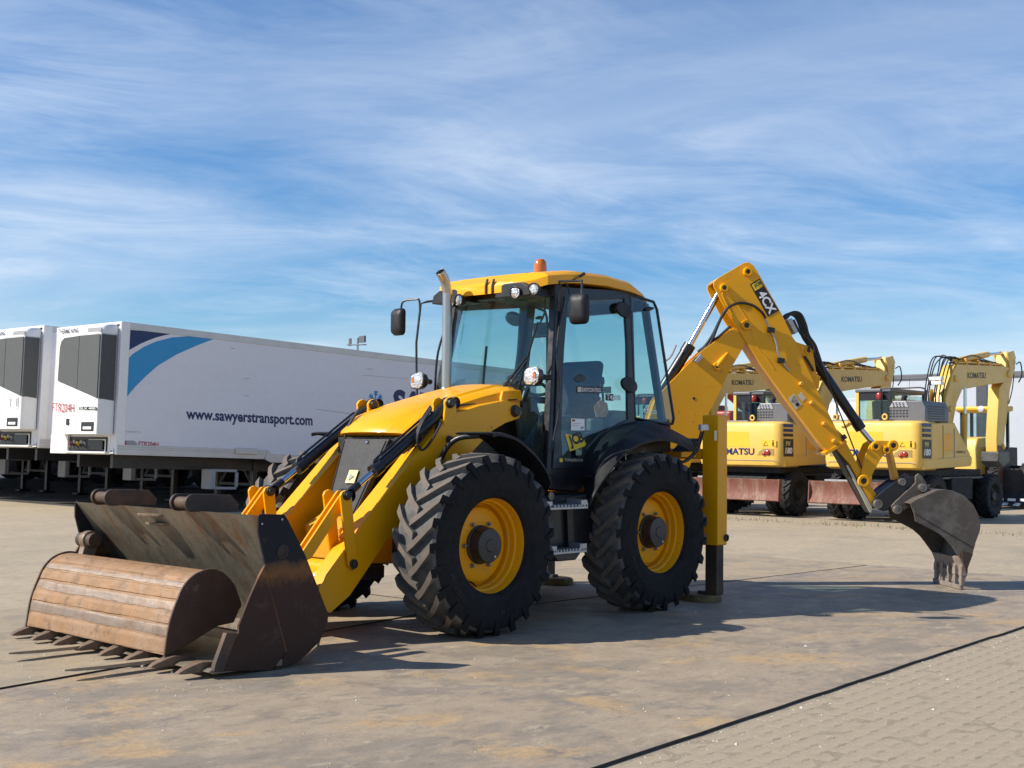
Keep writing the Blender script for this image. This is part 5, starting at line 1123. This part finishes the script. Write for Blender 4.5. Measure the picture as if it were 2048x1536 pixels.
    # undergear
    for yy in (-.62, -1.93): MB().box(-L, -.3, yy-.05, yy+.05, -.28, -.001 if yy > -1 else -.001).build('chassis_beam', 'black', o)
    gz = -1.19 - dz
    for yy in (-.60, -1.95):
        lz = gz + 4.0*.0236 - .01
        MB().box(-4.06, -3.94, yy-.06, yy+.06, lz+.06, -.02).build('landing_leg', 'black', o, bevel=.01); MB().box(-4.18, -3.82, yy-.13, yy+.13, lz, lz+.07).build('leg_foot', 'black', o, bevel=.02)
    MB().box(-4.03, -3.97, -1.9, -.65, -.62, -.56).build('leg_bar', 'cabgrey', o); MB().tube([(-4.0, -.70, -.55), (-4.0, -1.10, -.1)], .03, 6).build('leg_brace', 'cabgrey', o); MB().tube([(-4.0, -1.85, -.55), (-4.0, -1.45, -.1)], .03, 6).build('leg_brace', 'cabgrey', o)
    MB().tube([(-4.0, -.60, -.30), (-4.9, -.60, -.05)], .03, 6).build('leg_brace', 'cabgrey', o); MB().tube([(-4.0, -1.95, -.30), (-4.9, -1.95, -.05)], .03, 6).build('leg_brace', 'cabgrey', o)
    # side guard frame
    g0, g1 = -2.45, -3.15
    sg = part('side_guard', o)
    for (a, c, e, f) in ((g1, g0, -.70, -.64), (g1, g0, -.31, -.25), ): MB().box(a, c, -.16, -.10, e, f).build('guard_bar', 'inkgrey', sg, bevel=.01)
    MB().box(g0-.10, g0+.03, -.42, -.06, -.70, -.25).build('guard_post', 'inkgrey', sg, bevel=.02); MB().box(g1-.04, g1+.02, -.16, -.10, -.64, -.31).build('guard_post', 'inkgrey', sg, bevel=.01)
    for k in range(3):
        for yy in (-.32, -2.23):
            xx = -9.3 - 1.31*k; lz = gz - xx*.0236 + .50
            wl = MB(); wl.lathe([(.26, .15), (.30, .17), (.47, .17), (.50, .12), (.50, -.12), (.47, -.17), (.30, -.17), (.26, -.15)], (xx, yy, lz), (0, 1, 0), 28); wl.build('tyre', 'xtyre', o)
            MB().lathe([(.27, .10), (.20, .02), (.10, .06), (.0005, .06)], (xx, yy, lz), (0, 1 if yy > -1 else -1, 0), 20).build('rim', 'galv', o)
    if livery:
        def sheet(name, pts, m, off=.004): MB().prism(pts, .001, off).build(name, m, o, smooth=0)
        sheet('livery_swoosh', [(-0.101,2.593),(-1.263,2.627),(-1.054,2.574),(-0.824,2.498),(-0.634,2.416),(-0.459,2.330),(-0.240,2.200),(-0.048,2.068)], 'navy')
        sheet('livery_swoosh', [(-0.027,1.807),(-0.114,1.923),(-0.288,2.100),(-0.540,2.273),(-0.835,2.414),(-1.218,2.537),(-1.682,2.615),(-2.348,2.637),(-1.822,2.410),(-1.350,2.183),(-0.905,1.910),(-0.616,1.655),(-0.366,1.406),(-0.157,1.153),(-0.036,1.229)], 'cyan')
        sheet('livery_strip', [(-0.079,2.560),(-0.076,2.617),(-0.371,2.626),(-0.373,2.590)], 'inkwhite', .0035)
        lettering('lettering', 'www.sawyerstransport.com', (0, 0, 0), (0, 0, 0), (0, 0, 0), 'navy', o, .03, 0, 0, corners=[(x, .004, z) for x, z in [(-1.667,0.738),(-5.206,0.750),(-5.191,1.045),(-1.653,1.018)]])
        lettering('lettering', 'FTR204H', (0, 0, 0), (0, 0, 0), (0, 0, 0), 'redvinyl', o, .02, 0, 0, corners=[(x, .004, z) for x, z in [(-0.528,0.199),(-1.010,0.194),(-1.005,0.294),(-0.522,0.293)]])
        lettering('lettering', 'FTR TRANSPORT LTD', (0, 0, 0), (0, 0, 0), (0, 0, 0), 'inkgrey', o, 0, 0, 0, corners=[(x, .004, z) for x, z in [(-0.159,0.466),(-0.561,0.467),(-0.559,0.498),(-0.158,0.497)]])
        sx = [(-7.773,1.226),(-11.629,1.246),(-11.605,1.798),(-7.742,1.883)]
        lettering('lettering', 'SAWYERS', (0, 0, 0), (0, 0, 0), (0, 0, 0), 'navy', o, .05, .15, 0, corners=[(x, .004, z) for x, z in sx])
        (fx, fz), = [(-7.206,1.547)]
        b = MB()
        for k in range(6):
            a = R(60*k+90); d = Vector((math.cos(a), 0, math.sin(a))); c0 = Vector((fx, .004, fz))
            b.tube([c0, c0 + d*.24], .018, 4)
            for t in (.12, .18):
                for sg_ in (1, -1): e = Vector((math.cos(a+sg_*R(50)), 0, math.sin(a+sg_*R(50)))); b.tube([c0 + d*t, c0 + d*t + e*.08], .014, 4)
        b.build('snowflake', 'cyan', o)
        sheet('hazard_band', [(-0.026,0.157),(-0.018,0.301),(-0.415,0.300),(-0.501,0.245),(-0.423,0.165)], 'inkgrey', .003); sheet('hazard_triangle', [(-0.176,0.172),(-0.215,0.298),(-0.269,0.176)], 'redvinyl', .005)
        for pts in ([(-5.306,1.230),(-6.373,1.179),(-6.374,1.166),(-5.306,1.220)], [(-3.152,1.799),(-3.319,1.816),(-3.319,1.805),(-3.153,1.788)], [(-3.172,1.417),(-3.325,1.426),(-3.325,1.415),(-3.173,1.406)], [(-2.761,2.453),(-2.870,2.452),(-2.871,2.441),(-2.762,2.442)], [(-6.898,2.324),(-7.067,2.325),(-7.068,2.312),(-6.899,2.305)], [(-6.739,2.150),(-8.296,2.178),(-8.296,2.170),(-6.739,2.141)], [(0.064,1.366),(-0.357,1.364),(-0.357,1.356),(0.064,1.358)]): MB().prism(pts, .0005, .002).build('scratch', 'inkgrey', o, smooth=0)
    else:
        MB().prism([(-.45, .60), (-1.6, .60), (-1.6, .70), (-.45, .70)], .001, .003).build('livery_strip', 'navy', o, smooth=0)
        for k in range(4): MB().prism([(-.45, .50-.09*k), (-1.1, .50-.09*k), (-1.1, .515-.09*k), (-.45, .515-.09*k)], .001, .003).build('small_print', 'inkgrey', o, smooth=0)
        MB().prism([(-.62, .12), (-.84, .12), (-.73, .28)], .014, .017).build('hazard_triangle', 'amber', o, smooth=0)
    return o
trailer('white refrigerated trailer with blue swoosh and web address on its long side', 0, 0, 0, True)
trailer('plain white refrigerated trailer whose nose stands just left of the blue swoosh trailer', 0, -3.28, .11, False)
trailer('white trailer beyond the plain one, only its landing legs showing at the left', -.1, -6.6, .1, False)
trailer('white trailer third behind the swoosh trailer, only its legs in view at far left', -.1, -9.9, .1, False)
for k in range(4): trailer('white trailer far back in the row, only its dark undergear showing', -.1, -13.2-3.3*k, .1, False)

# ---------------------------------------------------------------- wheeled excavators
HW = 1.10
def excavator(label, loc, detail=True):
    o = thing('wheeled_excavator', label, 'excavator', loc, group='yellow wheeled excavators parked in a row')
    K = 'komatsu'
    # wheels
    for xx in (1.42, -1.62):
        for yy in (-1.02, -.66, .66, 1.02):
            wl = part('wheel', o); wl.location = (xx, yy, .50)
            tm = excavator.tyre; t = bpy.data.objects.new('tyre', tm); COL.objects.link(t); t.parent = wl
            s_ = 1 if yy > 0 else -1
            MB().lathe([(.27, .14*s_), (.25, .10*s_), (.20, .05*s_), (.12, .07*s_), (.10, .12*s_), (.0005, .12*s_)], (0, 0, 0), (0, 1, 0), 20).build('rim', 'dark', wl)
    MB().prism([(-2.0, .55), (1.75, .55), (1.95, .75), (1.80, .95), (-1.9, .98), (-2.1, .8)], -.58, .58).build('undercarriage', 'xtyre', o, bevel=.02)
    for xx in (1.42, -1.62): MB().cyl((xx, -.9, .5), (xx, .9, .5), .12, 12).build('axle', 'black', o)
    MB().box(-.55, .55, .45, 1.08, .45, .92).build('tool_box', 'xtyre', o, bevel=.02); MB().box(-.55, .55, -1.08, -.45, .45, .92).build('tool_box', 'black', o, bevel=.02)
    MB().box(-1.2, 1.0, .9, 1.05, .90, .94).build('catwalk', 'black', o); MB().box(-1.3, 1.9, -.95, .95, .955, 1.098).build('belly_plate', 'xtyre', o)
    MB().lathe([(.60, .95), (.60, 1.10)], (0, 0, 0), (0, 0, 1), 28).build('slew_ring', 'dark', o)
    # dozer blade at the rear
    bl = part('dozer_blade', o)
    pr = [(2.44, .83), (2.40, .70), (2.39, .58), (2.42, .46), (2.50, .35), (2.52, .37), (2.45, .48), (2.425, .58), (2.435, .70), (2.47, .82)]
    MB().prism(pr, -1.24, 1.24).build('blade_plate', 'bladerust', bl, bevel=.004)
    for s in (1, -1): MB().prism([(1.6, .60), (2.40, .50), (2.40, .66), (1.6, .74)], s*.45-.05, s*.45+.05).build('blade_arm', 'black', bl); MB().prism([(2.36, .84), (2.47, .84), (2.52, .35), (2.42, .35)], s*1.235-.012, s*1.235+.012).build('end_cheek', 'bladerust', bl, bevel=.003)
    MB().box(2.30, 2.42, -.9, -.2, .83, .865).build('step_plate', 'galv', bl)
    # counterweight
    cw = MB(); rings = []
    for (z, dx, dy) in ((1.09, .10, .06), (1.13, .03, .015), (1.26, 0, 0), (1.98, -.005, 0), (2.06, .02, .015), (2.105, .09, .07)):
        a = HW-dy; x1 = 2.15-dx; rr = .20
        rings.append([(1.30, -a, z)] + [(x1-rr+rr*math.sin(R(t)), -a+rr-rr*math.cos(R(t)), z) for t in (0, 30, 60, 90)] + [(x1-rr+rr*math.cos(R(t)), a-rr+rr*math.sin(R(t)), z) for t in (0, 30, 60, 90)] + [(1.30, a, z)])
    cw.loft(rings, True, 0, True); cwo = cw.build('counterweight', K, o, smooth=35, bevel=.008)
    MB().box(2.152, 2.157, -1.0, 1.0, 1.235, 1.245).build('groove', 'inkgrey', cwo)
    # rear markings
    lettering('lettering', 'KOMATSU', (0, 0, 0), (0, 0, 0), (0, 0, 0), 'navy', cwo, .03, 0, 0, corners=[(2.158, y, z) for y, z in [(-0.661,1.353),(0.428,1.355),(0.428,1.506),(-0.661,1.508)]])
    MB().prism([(-0.475,1.538),(0.290,1.533),(0.289,1.870),(-0.476,1.881)], 2.15, 2.156, 'x').build('paint_patch', 'komatsu2', cwo, smooth=0)
    MB().prism([(0.624,1.547),(0.978,1.549),(0.978,1.682),(0.624,1.691)], 2.15, 2.156, 'x').build('warning_label', 'komatsu2', cwo, smooth=0)
    b = MB(); t3 = [(0.664,1.569),(0.778,1.570),(0.721,1.658)]; b.tube([(2.157, y, z) for y, z in t3 + t3[:1]], .007, 4); b.build('warning_symbol', 'inkblack', cwo)
    b = MB(); (ya, za), = [(0.904,1.615)]; b.tube([(2.157, ya, za-.05), (2.157, ya, za+.03)], .018, 5); b.lathe([(.02, 0), (.0005, .003)], (2.156, ya, za+.055), (1, 0, 0), 10); b.build('warning_symbol', 'inkblack', cwo)
    for s in (1, -1):
        lm = part('tail_lamp', o)
        MB().prism([(s*.50, 1.35), (s*.92, 1.35), (s*.92, 1.50), (s*.66, 1.50), (s*.56, 1.44)], 2.149, 2.154, 'x').build('recess', 'lampwell', lm, smooth=0)
        for (dy, r_) in ((.77, .062), (.68, .045)): MB().lathe([(r_, 0), (r_*.95, .03), (r_*.6, .045), (.0005, .05)], (2.15, s*dy, 1.415 - (.03 if dy < .7 else 0)), (1, 0, 0), 16).build('lens', 'redlens', lm)
    for s in (-.55, .0): MB().prism([(s-.10, 1.98), (s+.0, 1.99), (s+.07, 2.04), (s+.10, 2.085), (s+.03, 2.07), (s-.02, 2.02)], 2.14, 2.20, 'x').build('lifting_lug', K, cwo, bevel=.01) if s < 0 else None
    # right hand side house
    sd = MB(); sd.prism([(1.30, 1.16), (-.35, 1.20), (-.42, 1.30), (-.40, 1.45), (-.05, 1.72), (.42, 2.10), (1.30, 2.07)], .42, HW-.012).build('side_house', K, o, bevel=.02)
    MB().prism([(2.0, 1.10), (-.40, 1.17), (-.46, 1.24), (-.46, 1.36), (-.40, 1.40), (2.0, 1.30)], .45, HW+.006).build('lower_skirt', K, o, bevel=.02)
    for xx in (1.62, 1.02, .45): MB().box(xx-.006, xx+.006, HW-.02, HW+.002, 1.32, 2.03 if xx > .5 else 1.98).build('door_gap', 'inkgrey', o)
    MB().box(1.30, 1.58, HW-.01, HW+.004, 1.36, 2.05).build('service_door', K, o, bevel=.006)
    MB().prism([(1.02, 1.5), (.50, 1.5), (.50, 1.86), (1.02, 1.86)], HW, HW+.003).build('paint_patch', 'yellow', o, smooth=0)
    MB().prism([(2.03, 1.33), (1.62, 1.33), (1.62, 1.72), (2.03, 1.72)], HW, HW+.006).build('model_plate', 'inkblack', o, smooth=0)
    lettering('lettering', '180', (1.98, HW+.009, 1.39), (-.31, 0, 0), (0, 0, .14), 'inkwhite', o, .04, .1, 0); lettering('lettering', 'PW', (1.95, HW+.009, 1.56), (-.20, 0, 0), (0, 0, .11), 'paleyellow', o, .02, .1, 0)
    for k in range(3): MB().box(1.63, 2.02, HW-.03, HW+.003, 1.77+.105*k, 1.84+.105*k).build('vent_slot', 'navy' if k else 'inkblack', o, bevel=.005)
    lettering('lettering', 'KOMATSU', (.34, HW+.002, 1.45), (-.45, 0, 0), (0, 0, .05), 'inkblack', o, .02, 0, 0)
    # left side house and deck
    MB().prism([(1.30, 1.12), (-1.3, 1.12), (-1.3, 1.30), (.55, 1.40), (.55, 2.06), (1.30, 2.06)], -HW+.012, -.42).build('side_house', K, o, bevel=.02)
    MB().box(-1.2, 1.30, -.42, .42, 1.10, 1.95).build('deck', 'komgrey', o, bevel=.02); MB().box(.55, 1.9, -1.05, .1, 2.06, 2.14).build('deck_cover', 'komgrey', o, bevel=.02)
    # engine hood
    hdp = [(.26, 2.10), (.26, 2.39), (.34, 2.53), (.98, 2.53), (1.05, 2.40), (1.05, 2.10)]
    MB().prism([(y-.03, z) for y, z in hdp], .55, 1.72, 'x').build('engine_hood', 'komgrey', o, bevel=.02)
    MB().prism([(.235, 2.395), (.315, 2.525), (.60, 2.525), (.66, 2.395)], 1.70, 1.735, 'x').build('hood_panel', 'komlight', o, bevel=.006)
    for r_ in range(3):
        for c_ in range(4): y = .30 + c_*.072 + r_*.012; z = 2.495 - r_*.036; MB().box(1.733, 1.738, y, y+.04, z-.022, z).build('vent_hole', 'inkblack', o, smooth=0)
        for c_ in range(6): y = .24 + c_*.072; z = 2.34 - r_*.06; MB().box(1.718, 1.724, y, y+.042, z-.03, z).build('vent_hole', 'inkblack', o, smooth=0)
    for r_ in range(6): MB().box(.75, 1.6, 1.018, 1.025, 2.15+.05*r_, 2.175+.05*r_).build('vent_slot', 'inkblack', o, smooth=0)
    for (y, z) in ((-.95, 2.14), (.19, 2.14)):
        b = MB(); b.tube([(1.85, y + .05*math.cos(R(a)), z + .055 + .055*math.sin(R(a))) for a in range(0, 361, 30)], .018, 6, cap=False); b.build('lifting_eye', K, o)
    # hand rail
    MB().tube(smooth_path([(1.6, .95, 2.5), (1.6, .95, 2.78), (1.6, .5, 2.80), (1.6, .02, 2.80), (1.6, .0, 2.70), (1.6, .0, 2.14)], 4), .018, 6).build('hand_rail', 'black', o)
    MB().tube([(1.0, .22, 2.14), (1.0, .22, 2.62), (1.0, .26, 2.68)], .06, 10).build('exhaust', 'black', o)
    # cab
    cb_ = part('cab', o)
    x0, x1, y0, y1, z0, z1 = -1.25, .50, -1.10, -.33, 1.30, 2.80
    for xx, yy in ((x0, y0), (x0, y1), (x1, y0), (x1, y1)): MB().box(xx-.04, xx+.04, yy-.04, yy+.04, z0, z1).build('post', K if yy == y0 else 'black', cb_, bevel=.01)
    MB().box(x0-.06, x1+.06, y0-.05, y1+.05, z1-.02, z1+.07).build('roof', 'komgrey', cb_, bevel=.03); MB().box(x0-.02, x1+.02, y0-.02, y1+.02, z0, 1.95).build('lower_panel', 'komgrey', cb_, bevel=.01)
    MB().box(x1+.0, x1+.012, y0+.04, y1-.04, 1.98, 2.60).build('rear_glass', 'glass2', cb_, smooth=0); MB().box(x1+.0, x1+.02, y0+.04, y1-.04, 2.60, z1).build('rear_header', 'black', cb_)
    for yy in (y0, y1): MB().box(x0+.04, x1-.04, yy-.006, yy+.006, 1.98, 2.74).build('side_glass', 'glass2', cb_, smooth=0)
    MB().box(x0-.012, x0, y0+.04, y1-.04, 1.5, 2.74).build('windscreen', 'glass2', cb_, smooth=0)
    MB().prism([(-.5, 1.9), (.1, 1.9), (.15, 2.6), (0, 2.62), (-.1, 2.0), (-.5, 2.05)], -.95, -.5).build('seat', 'seat', cb_, bevel=.03)
    MB().lathe([(.06, 0), (.075, .03), (.075, .12), (.05, .15), (.0005, .155)], (x1+.10, y1-.20, 2.62), (0, 0, 1), 14).build('beacon', 'redlens', cb_)
    # boom
    BM = [(-.80, 2.0), (-.90, 2.686), (-1.293, 3.298), (-1.45, 3.44), (-1.65, 3.50), (-4.156, 3.60), (-4.70, 3.60), (-4.86, 3.50), (-4.86, 3.34), (-4.70, 3.25), (-4.404, 3.20), (-3.189, 3.085), (-2.418, 2.991), (-1.816, 2.918), (-1.504, 2.604), (-1.34, 2.25), (-1.2, 1.9)]
    bm_ = part('boom', o)
    MB().prism(BM, .02, .34).build('boom_box', K, bm_, bevel=.02)
    BP = .342
    lettering('lettering', 'KOMATSU', (0, 0, 0), (0, 0, 0), (0, 0, 0), 'inkblack', bm_, .025, 0, 0, corners=[(x, BP+.002, z) for x, z in [(-2.103,3.192),(-3.188,3.246),(-3.191,3.390),(-2.106,3.332)]])
    def rm(name, a, c, e, r_): q = part(name, o); MB().tube([a, c], r_, 14).build('barrel', K, q); MB().tube([c, e], r_*.5, 12).build('rod', 'chrome', q); return q
    rm('arm_ram', Vector((-1.75, .18, 3.58)), Vector((-3.70, .18, 3.86)), Vector((-4.85, .18, 3.96)), .075)
    for yy in (-.12, .48): rm('boom_ram', Vector((-1.55, yy, 1.5)), Vector((-1.60, yy, 2.35)), Vector((-1.62, yy, 2.95)), .065)
    am = part('arm', o)
    AP = [(-4.62, 3.98), (-4.90, 4.00), (-5.12, 3.85), (-5.15, 3.60), (-4.95, 3.30), (-4.62, 2.75), (-4.40, 1.80), (-4.36, 1.45), (-3.92, 1.45), (-3.90, 1.80), (-4.05, 2.75), (-4.10, 3.05), (-4.45, 3.25)]
    MB().prism(AP, .04, .32).build('arm_box', K, am, bevel=.02)
    MB().prism([(-4.55, 3.95), (-4.95, 4.03), (-5.10, 3.85), (-4.7, 3.5)], .32, .36).build('arm_cheek', K, am, bevel=.01); MB().prism([(-4.55, 3.95), (-4.95, 4.03), (-5.10, 3.85), (-4.7, 3.5)], .0, .04).build('arm_cheek', K, am, bevel=.01)
    rm('bucket_ram', Vector((-5.05, .18, 3.3)), Vector((-4.72, .18, 2.2)), Vector((-4.60, .18, 1.6)), .06)
    MB().prism([(-4.5, 1.5), (-3.85, 1.5), (-3.80, 1.25), (-4.1, 1.12), (-4.55, 1.25)], -.05, .40).build('quick_coupler', 'black', am, bevel=.02)
    for (bx_, bz_, br_) in ((-1.40, 3.15, .075), (-4.62, 3.42, .09), (-1.12, 2.45, .07)):
        MB().lathe([(br_, 0), (br_, .03), (br_*.7, .045), (.0005, .045)], (bx_, .34, bz_), (0, 1, 0), 16).build('pin_boss', K, bm_, smooth=35)
    for xx in (-2.1, -2.8, -3.5, -4.2): MB().box(xx-.05, xx+.05, .02, .34, 3.52-.02*(xx+2), 3.66).build('pipe_clamp', 'yellow_worn', bm_, bevel=.01)
    for yy in (.08, .16, .24, .30): MB().tube([(-1.7, yy, 3.54), (-2.4, yy, 3.58), (-4.3, yy, 3.64)], .022, 6).build('pipe', K if yy > .2 else 'hose', bm_)
    for (ax_, az_) in ((-4.98, 3.75), (-4.25, 1.62), (-4.72, 3.42)): MB().lathe([(.07, 0), (.07, .03), (.05, .05), (.0005, .05)], (ax_, .325, az_), (0, 1, 0), 14).build('pin_boss', K, am, smooth=35)
    MB().prism([(-3.92, 1.50), (-4.34, 1.50), (-4.30, 1.62), (-3.96, 1.66)], .322, .328).build('rust_patch', 'tooth', am, smooth=0)
    MB().prism([(-.62, 2.14), (-1.15, 2.14), (-1.0, 2.9), (-.85, 2.9)], -.02, .0).build('boom_foot_plate', K, o, bevel=.01)
    MB().box(-.75, -.35, .36, .40, 2.14, 2.40).build('valve_cover', 'black', o, bevel=.01)
    # hoses
    rng = random.Random(3)
    for k in range(8):
        y = .03 + .035*k; dxx = rng.uniform(-.10, .10)
        MB().tube(smooth_path([(-.45-.07*k, y, 2.15), (-.40-.07*k+dxx, y, 2.7), (-.62-.08*k+dxx, y, 3.3), (-.95-.06*k, y, 3.62 + rng.uniform(-.06, .06)), (-1.5, y, 3.66), (-1.9, y, 3.62)], 5), .014, 6).build('hose', 'hose', o)
    for k in range(4):
        y = .05 + .07*k; MB().tube(smooth_path([(-1.8, y, 3.60), (-2.6, y, 3.68 + .03*k), (-3.4, y, 3.70), (-4.2, y, 3.66), (-4.75, y, 3.75 - .05*k), (-5.18, y, 3.55), (-5.10, y, 3.1), (-4.85, y, 2.7)], 5), .013, 6).build('hose', 'hose', o)
    MB().tube(smooth_path([(-5.10, .36, 3.7), (-5.32, .38, 3.75), (-5.42, .38, 3.45), (-5.25, .36, 3.25)], 5), .016, 6).build('hose', 'hose', o)
    for k in range(2): MB().box(-.80, -.62, .02, .34, 2.98+.10*k, 3.06+.10*k).build('hose_clamp', 'white', o, bevel=.01)
    return o
tb = tyre_mb(.50, .27, .145, 18); 
tbm = bpy.data.meshes.new('tyre'); tbm.from_pydata(tb.v, [], tb.f); tbm.materials.append(M['xtyre']); tbm.polygons.foreach_set('use_smooth', [True]*len(tbm.polygons)); tbm.set_sharp_from_angle(angle=R(32)); tbm.update(); excavator.tyre = tbm
ex = excavator('faded yellow wheeled excavator with red rusty blade at the right edge, arm hanging down', (-17.4, -4.43, -.021))
def exc_copy(label, y):
    c = copy_tree(ex); c['label'] = label; c.location = (-17.4, y, -.021); return c
exc_copy('faded yellow wheeled excavator in the middle, between stabiliser leg and dipper arm', -7.63)
exc_copy('leftmost yellow wheeled excavator, only its boom showing above the backhoe stabiliser', -10.83)

# ---------------------------------------------------------------- further machines and buildings
# loader with toothed bucket at the right edge, facing the camera
wl_ = thing('loader', 'grey framed loader with rust red toothed bucket cut off by the right picture edge', 'loader', (-24.4, -4.3, -.021))
MB().prism([(.0, .06), (-.70, .02), (-1.0, .25), (-1.05, 1.0), (-.95, 1.05), (-.90, .35), (-.65, .10), (.0, .10)], -1.20, 1.25).build('bucket_shell', 'dark', wl_, bevel=.01)
for s in (-1.22, 1.25): MB().prism([(.02, .06), (-.70, .02), (-1.0, .25), (-1.1, 1.25), (-.85, 1.30), (-.55, .75)], s-.02, s+.02).build('bucket_side', 'bladerust', wl_, bevel=.006)
for k in range(8):
    y = -1.1 + k*.32; MB().prism([(.05, .07), (.28, .09), (.05, .16), (-.1, .14)], y-.05, y+.05).build('bucket_tooth', 'white', wl_, bevel=.006)
for k in range(7):
    y = -.93 + k*.32; MB().box(.02, .06, y-.10, y+.10, .20, .27).build('edge_segment', 'white', wl_, bevel=.006)
for s in (-.45, .45): MB().prism([(-.95, .35), (-1.0, .60), (-2.0, 1.5), (-3.2, 1.9), (-3.2, 1.65), (-2.0, 1.2)], s-.06, s+.06).build('lift_arm', 'black', wl_, bevel=.01)
MB().box(-4.6, -1.7, -.5, .5, .55, 1.5).build('body', 'black', wl_, bevel=.03)
for xx in (-2.1, -4.3):
    for yy in (-.85, .85): t = bpy.data.objects.new('tyre', tbm); COL.objects.link(t); t.parent = wl_; t.location = (xx, yy, .62); t.scale = (1.25, 1.3, 1.25)
for xx in (-2.4, -3.9):
    for yy in (-.75, .75): MB().box(xx-.05, xx+.05, yy-.05, yy+.05, 1.4, 2.75).build('cab_post', 'alu', wl_, bevel=.02)
MB().box(-4.0, -2.3, -.82, .82, 2.72, 2.85).build('cab_roof', 'komgrey', wl_, bevel=.03); MB().box(-2.40, -2.39, -.7, .7, 1.5, 2.7).build('windscreen', 'glass2', wl_, smooth=0)
MB().box(-2.45, -2.38, -.85, .85, 1.38, 1.44).build('cab_sill', 'white', wl_)
b = MB()
for k in range(5): b.tube([(-2.5-.3*k, -.8, 2.98), (-2.5-.3*k, .8, 2.98)], .02, 5)
b.tube([(-2.4, -.8, 2.9), (-2.4, -.8, 2.98), (-3.9, -.8, 2.98)], .02, 5); b.tube([(-2.4, .8, 2.9), (-2.4, .8, 2.98), (-3.9, .8, 2.98)], .02, 5); b.build('roof_rack', 'komgrey', wl_)
# yellow machine behind the hanging arm
ym = thing('wheel_loader', 'bright yellow wheel loader seen behind the hanging excavator arm', 'loader', (-28.6, -7.35, -.021))
MB().prism([(-.5, 2.74), (.3, 2.66), (.62, 2.74), (.62, 2.86), (-.5, 2.90)], -.62, .75).build('roof', 'komatsu2', ym, bevel=.05); MB().lathe([(.10, 0), (.09, .03), (.0005, .04)], (.62, .2, 2.78), (1, 0, 0), 14).build('roof_lamp', 'lens', ym)
for xx in (-.4, .35):
    for yy in (-.5, .6): MB().box(xx-.04, xx+.04, yy-.04, yy+.04, 1.6, 2.75).build('cab_post', 'black', ym)
MB().prism([(.3, .8), (1.2, .8), (1.25, 1.6), (1.1, 1.9), (.3, 1.95)], -.6, .3).build('engine_hood', 'komatsu', ym, bevel=.06); MB().box(-1.2, .6, -.6, .6, .7, 1.65).build('body', 'dark', ym, bevel=.03)
MB().box(.33, .34, -.5, .6, 1.7, 2.7).build('windscreen', 'glass2', ym, smooth=0)
for xx in (-.8, .8):
    for yy in (-.75, .75): t = bpy.data.objects.new('tyre', tbm); COL.objects.link(t); t.parent = ym; t.location = (xx, yy, .55); t.scale = (1.1, 1.2, 1.1)
# red machine behind the leftmost excavator
rm_ = thing('telehandler', 'red telehandler behind the excavators, glimpsed left of the boom', 'telehandler', (-27.0, -15.6, -.021))
MB().box(-1.2, 1.2, -1.6, 1.1, .6, 2.75).build('body', 'redpaint', rm_, bevel=.1); MB().tube([(-2.0, -.2, 2.9), (2.2, 1.1, 3.75)], .20, 8).build('boom', 'redpaint', rm_); MB().box(-1.0, .2, -1.2, -.4, 2.5, 3.0).build('cab', 'komgrey', rm_, bevel=.05)
for yy in (-1.5, 1.0):
    for xx in (-.8, .9): t = bpy.data.objects.new('tyre', tbm); COL.objects.link(t); t.parent = rm_; t.location = (xx, yy, .6); t.scale = (1.2, 1.3, 1.2)
# warehouse
wh = thing('warehouse', 'pale grey clad warehouse behind the excavators at right', 'building', (-60, -12, -.021))
npan = 22
for k in range(npan):
    y = -13.2 + k*1.12
    MB().box(-.10, 0, y+.012, y+1.108, 0, 5.75).build('panel', 'wall', wh, smooth=0)
MB().box(-30, -.10, -13.2, -13.2+npan*1.12, 0, 5.9).build('wall', 'wall', wh, smooth=0)
MB().prism([(-.3, 5.70), (.12, 5.70), (.12, 5.95), (-.3, 6.0)], -13.4, -13.0+npan*1.12).build('roof_edge', 'komgrey', wh, bevel=.02)
MB().box(-.05, .06, -8.15, -7.55, 0, 5.68).build('dark_bay', 'walldark', wh, smooth=0)
ct_ = thing('container', 'pale grey container behind the middle excavator', 'container', (-48, -21.6, -.021))
MB().box(-5, 0, -1.5, 1.9, 0, 4.1).build('box', 'wall', ct_, bevel=.03); MB().box(.0, .02, -1.3, 1.7, .2, 3.9).build('door', 'sidewhite', ct_, bevel=.01)
# flood light on a post
fl_ = thing('flood_light', 'slim lamp post with twin floodlights rising behind the trailer roof', 'lamp post', (-30, -37.98, -.021))
MB().cyl((0, 0, 0), (0, 0, 6.62), .06, 10).build('post', 'galv', fl_); MB().tube([(.3, -.42, 6.28), (-.2, .42, 6.28)], .03, 6).build('cross_arm', 'galv', fl_)
MB().box(-.10, .02, .10, .50, 6.38, 6.70).build('floodlight', 'komgrey', fl_, bevel=.02); MB().box(-.02, .05, -.62, -.45, 6.25, 6.62).build('floodlight', 'komgrey', fl_, bevel=.02)
# dry weeds along the parking line
wb_ = MB()
for _ in range(900):
    x = -13.6 + random.gauss(0, .22); y = random.uniform(-8.5, 1.5); h = random.uniform(.02, .09)*(2 if random.random() < .05 else 1); a = random.uniform(0, 6.28); w_ = .012
    if random.random() > .35 + .65*abs(math.sin(y*1.9)*math.sin(y*.73+1)): continue
    wb_.add([(x, y, -.021), (x+w_*math.cos(a), y+w_*math.sin(a), -.021), (x+random.gauss(0, .03), y+random.gauss(0, .03), h-.021)], [(0, 1, 2)])
wo = wb_.build('weeds', 'weed', None, smooth=0, fix=False); wo['kind'] = 'stuff'; tag(wo, 'dry weeds growing along the joint in front of the excavators', 'weeds')
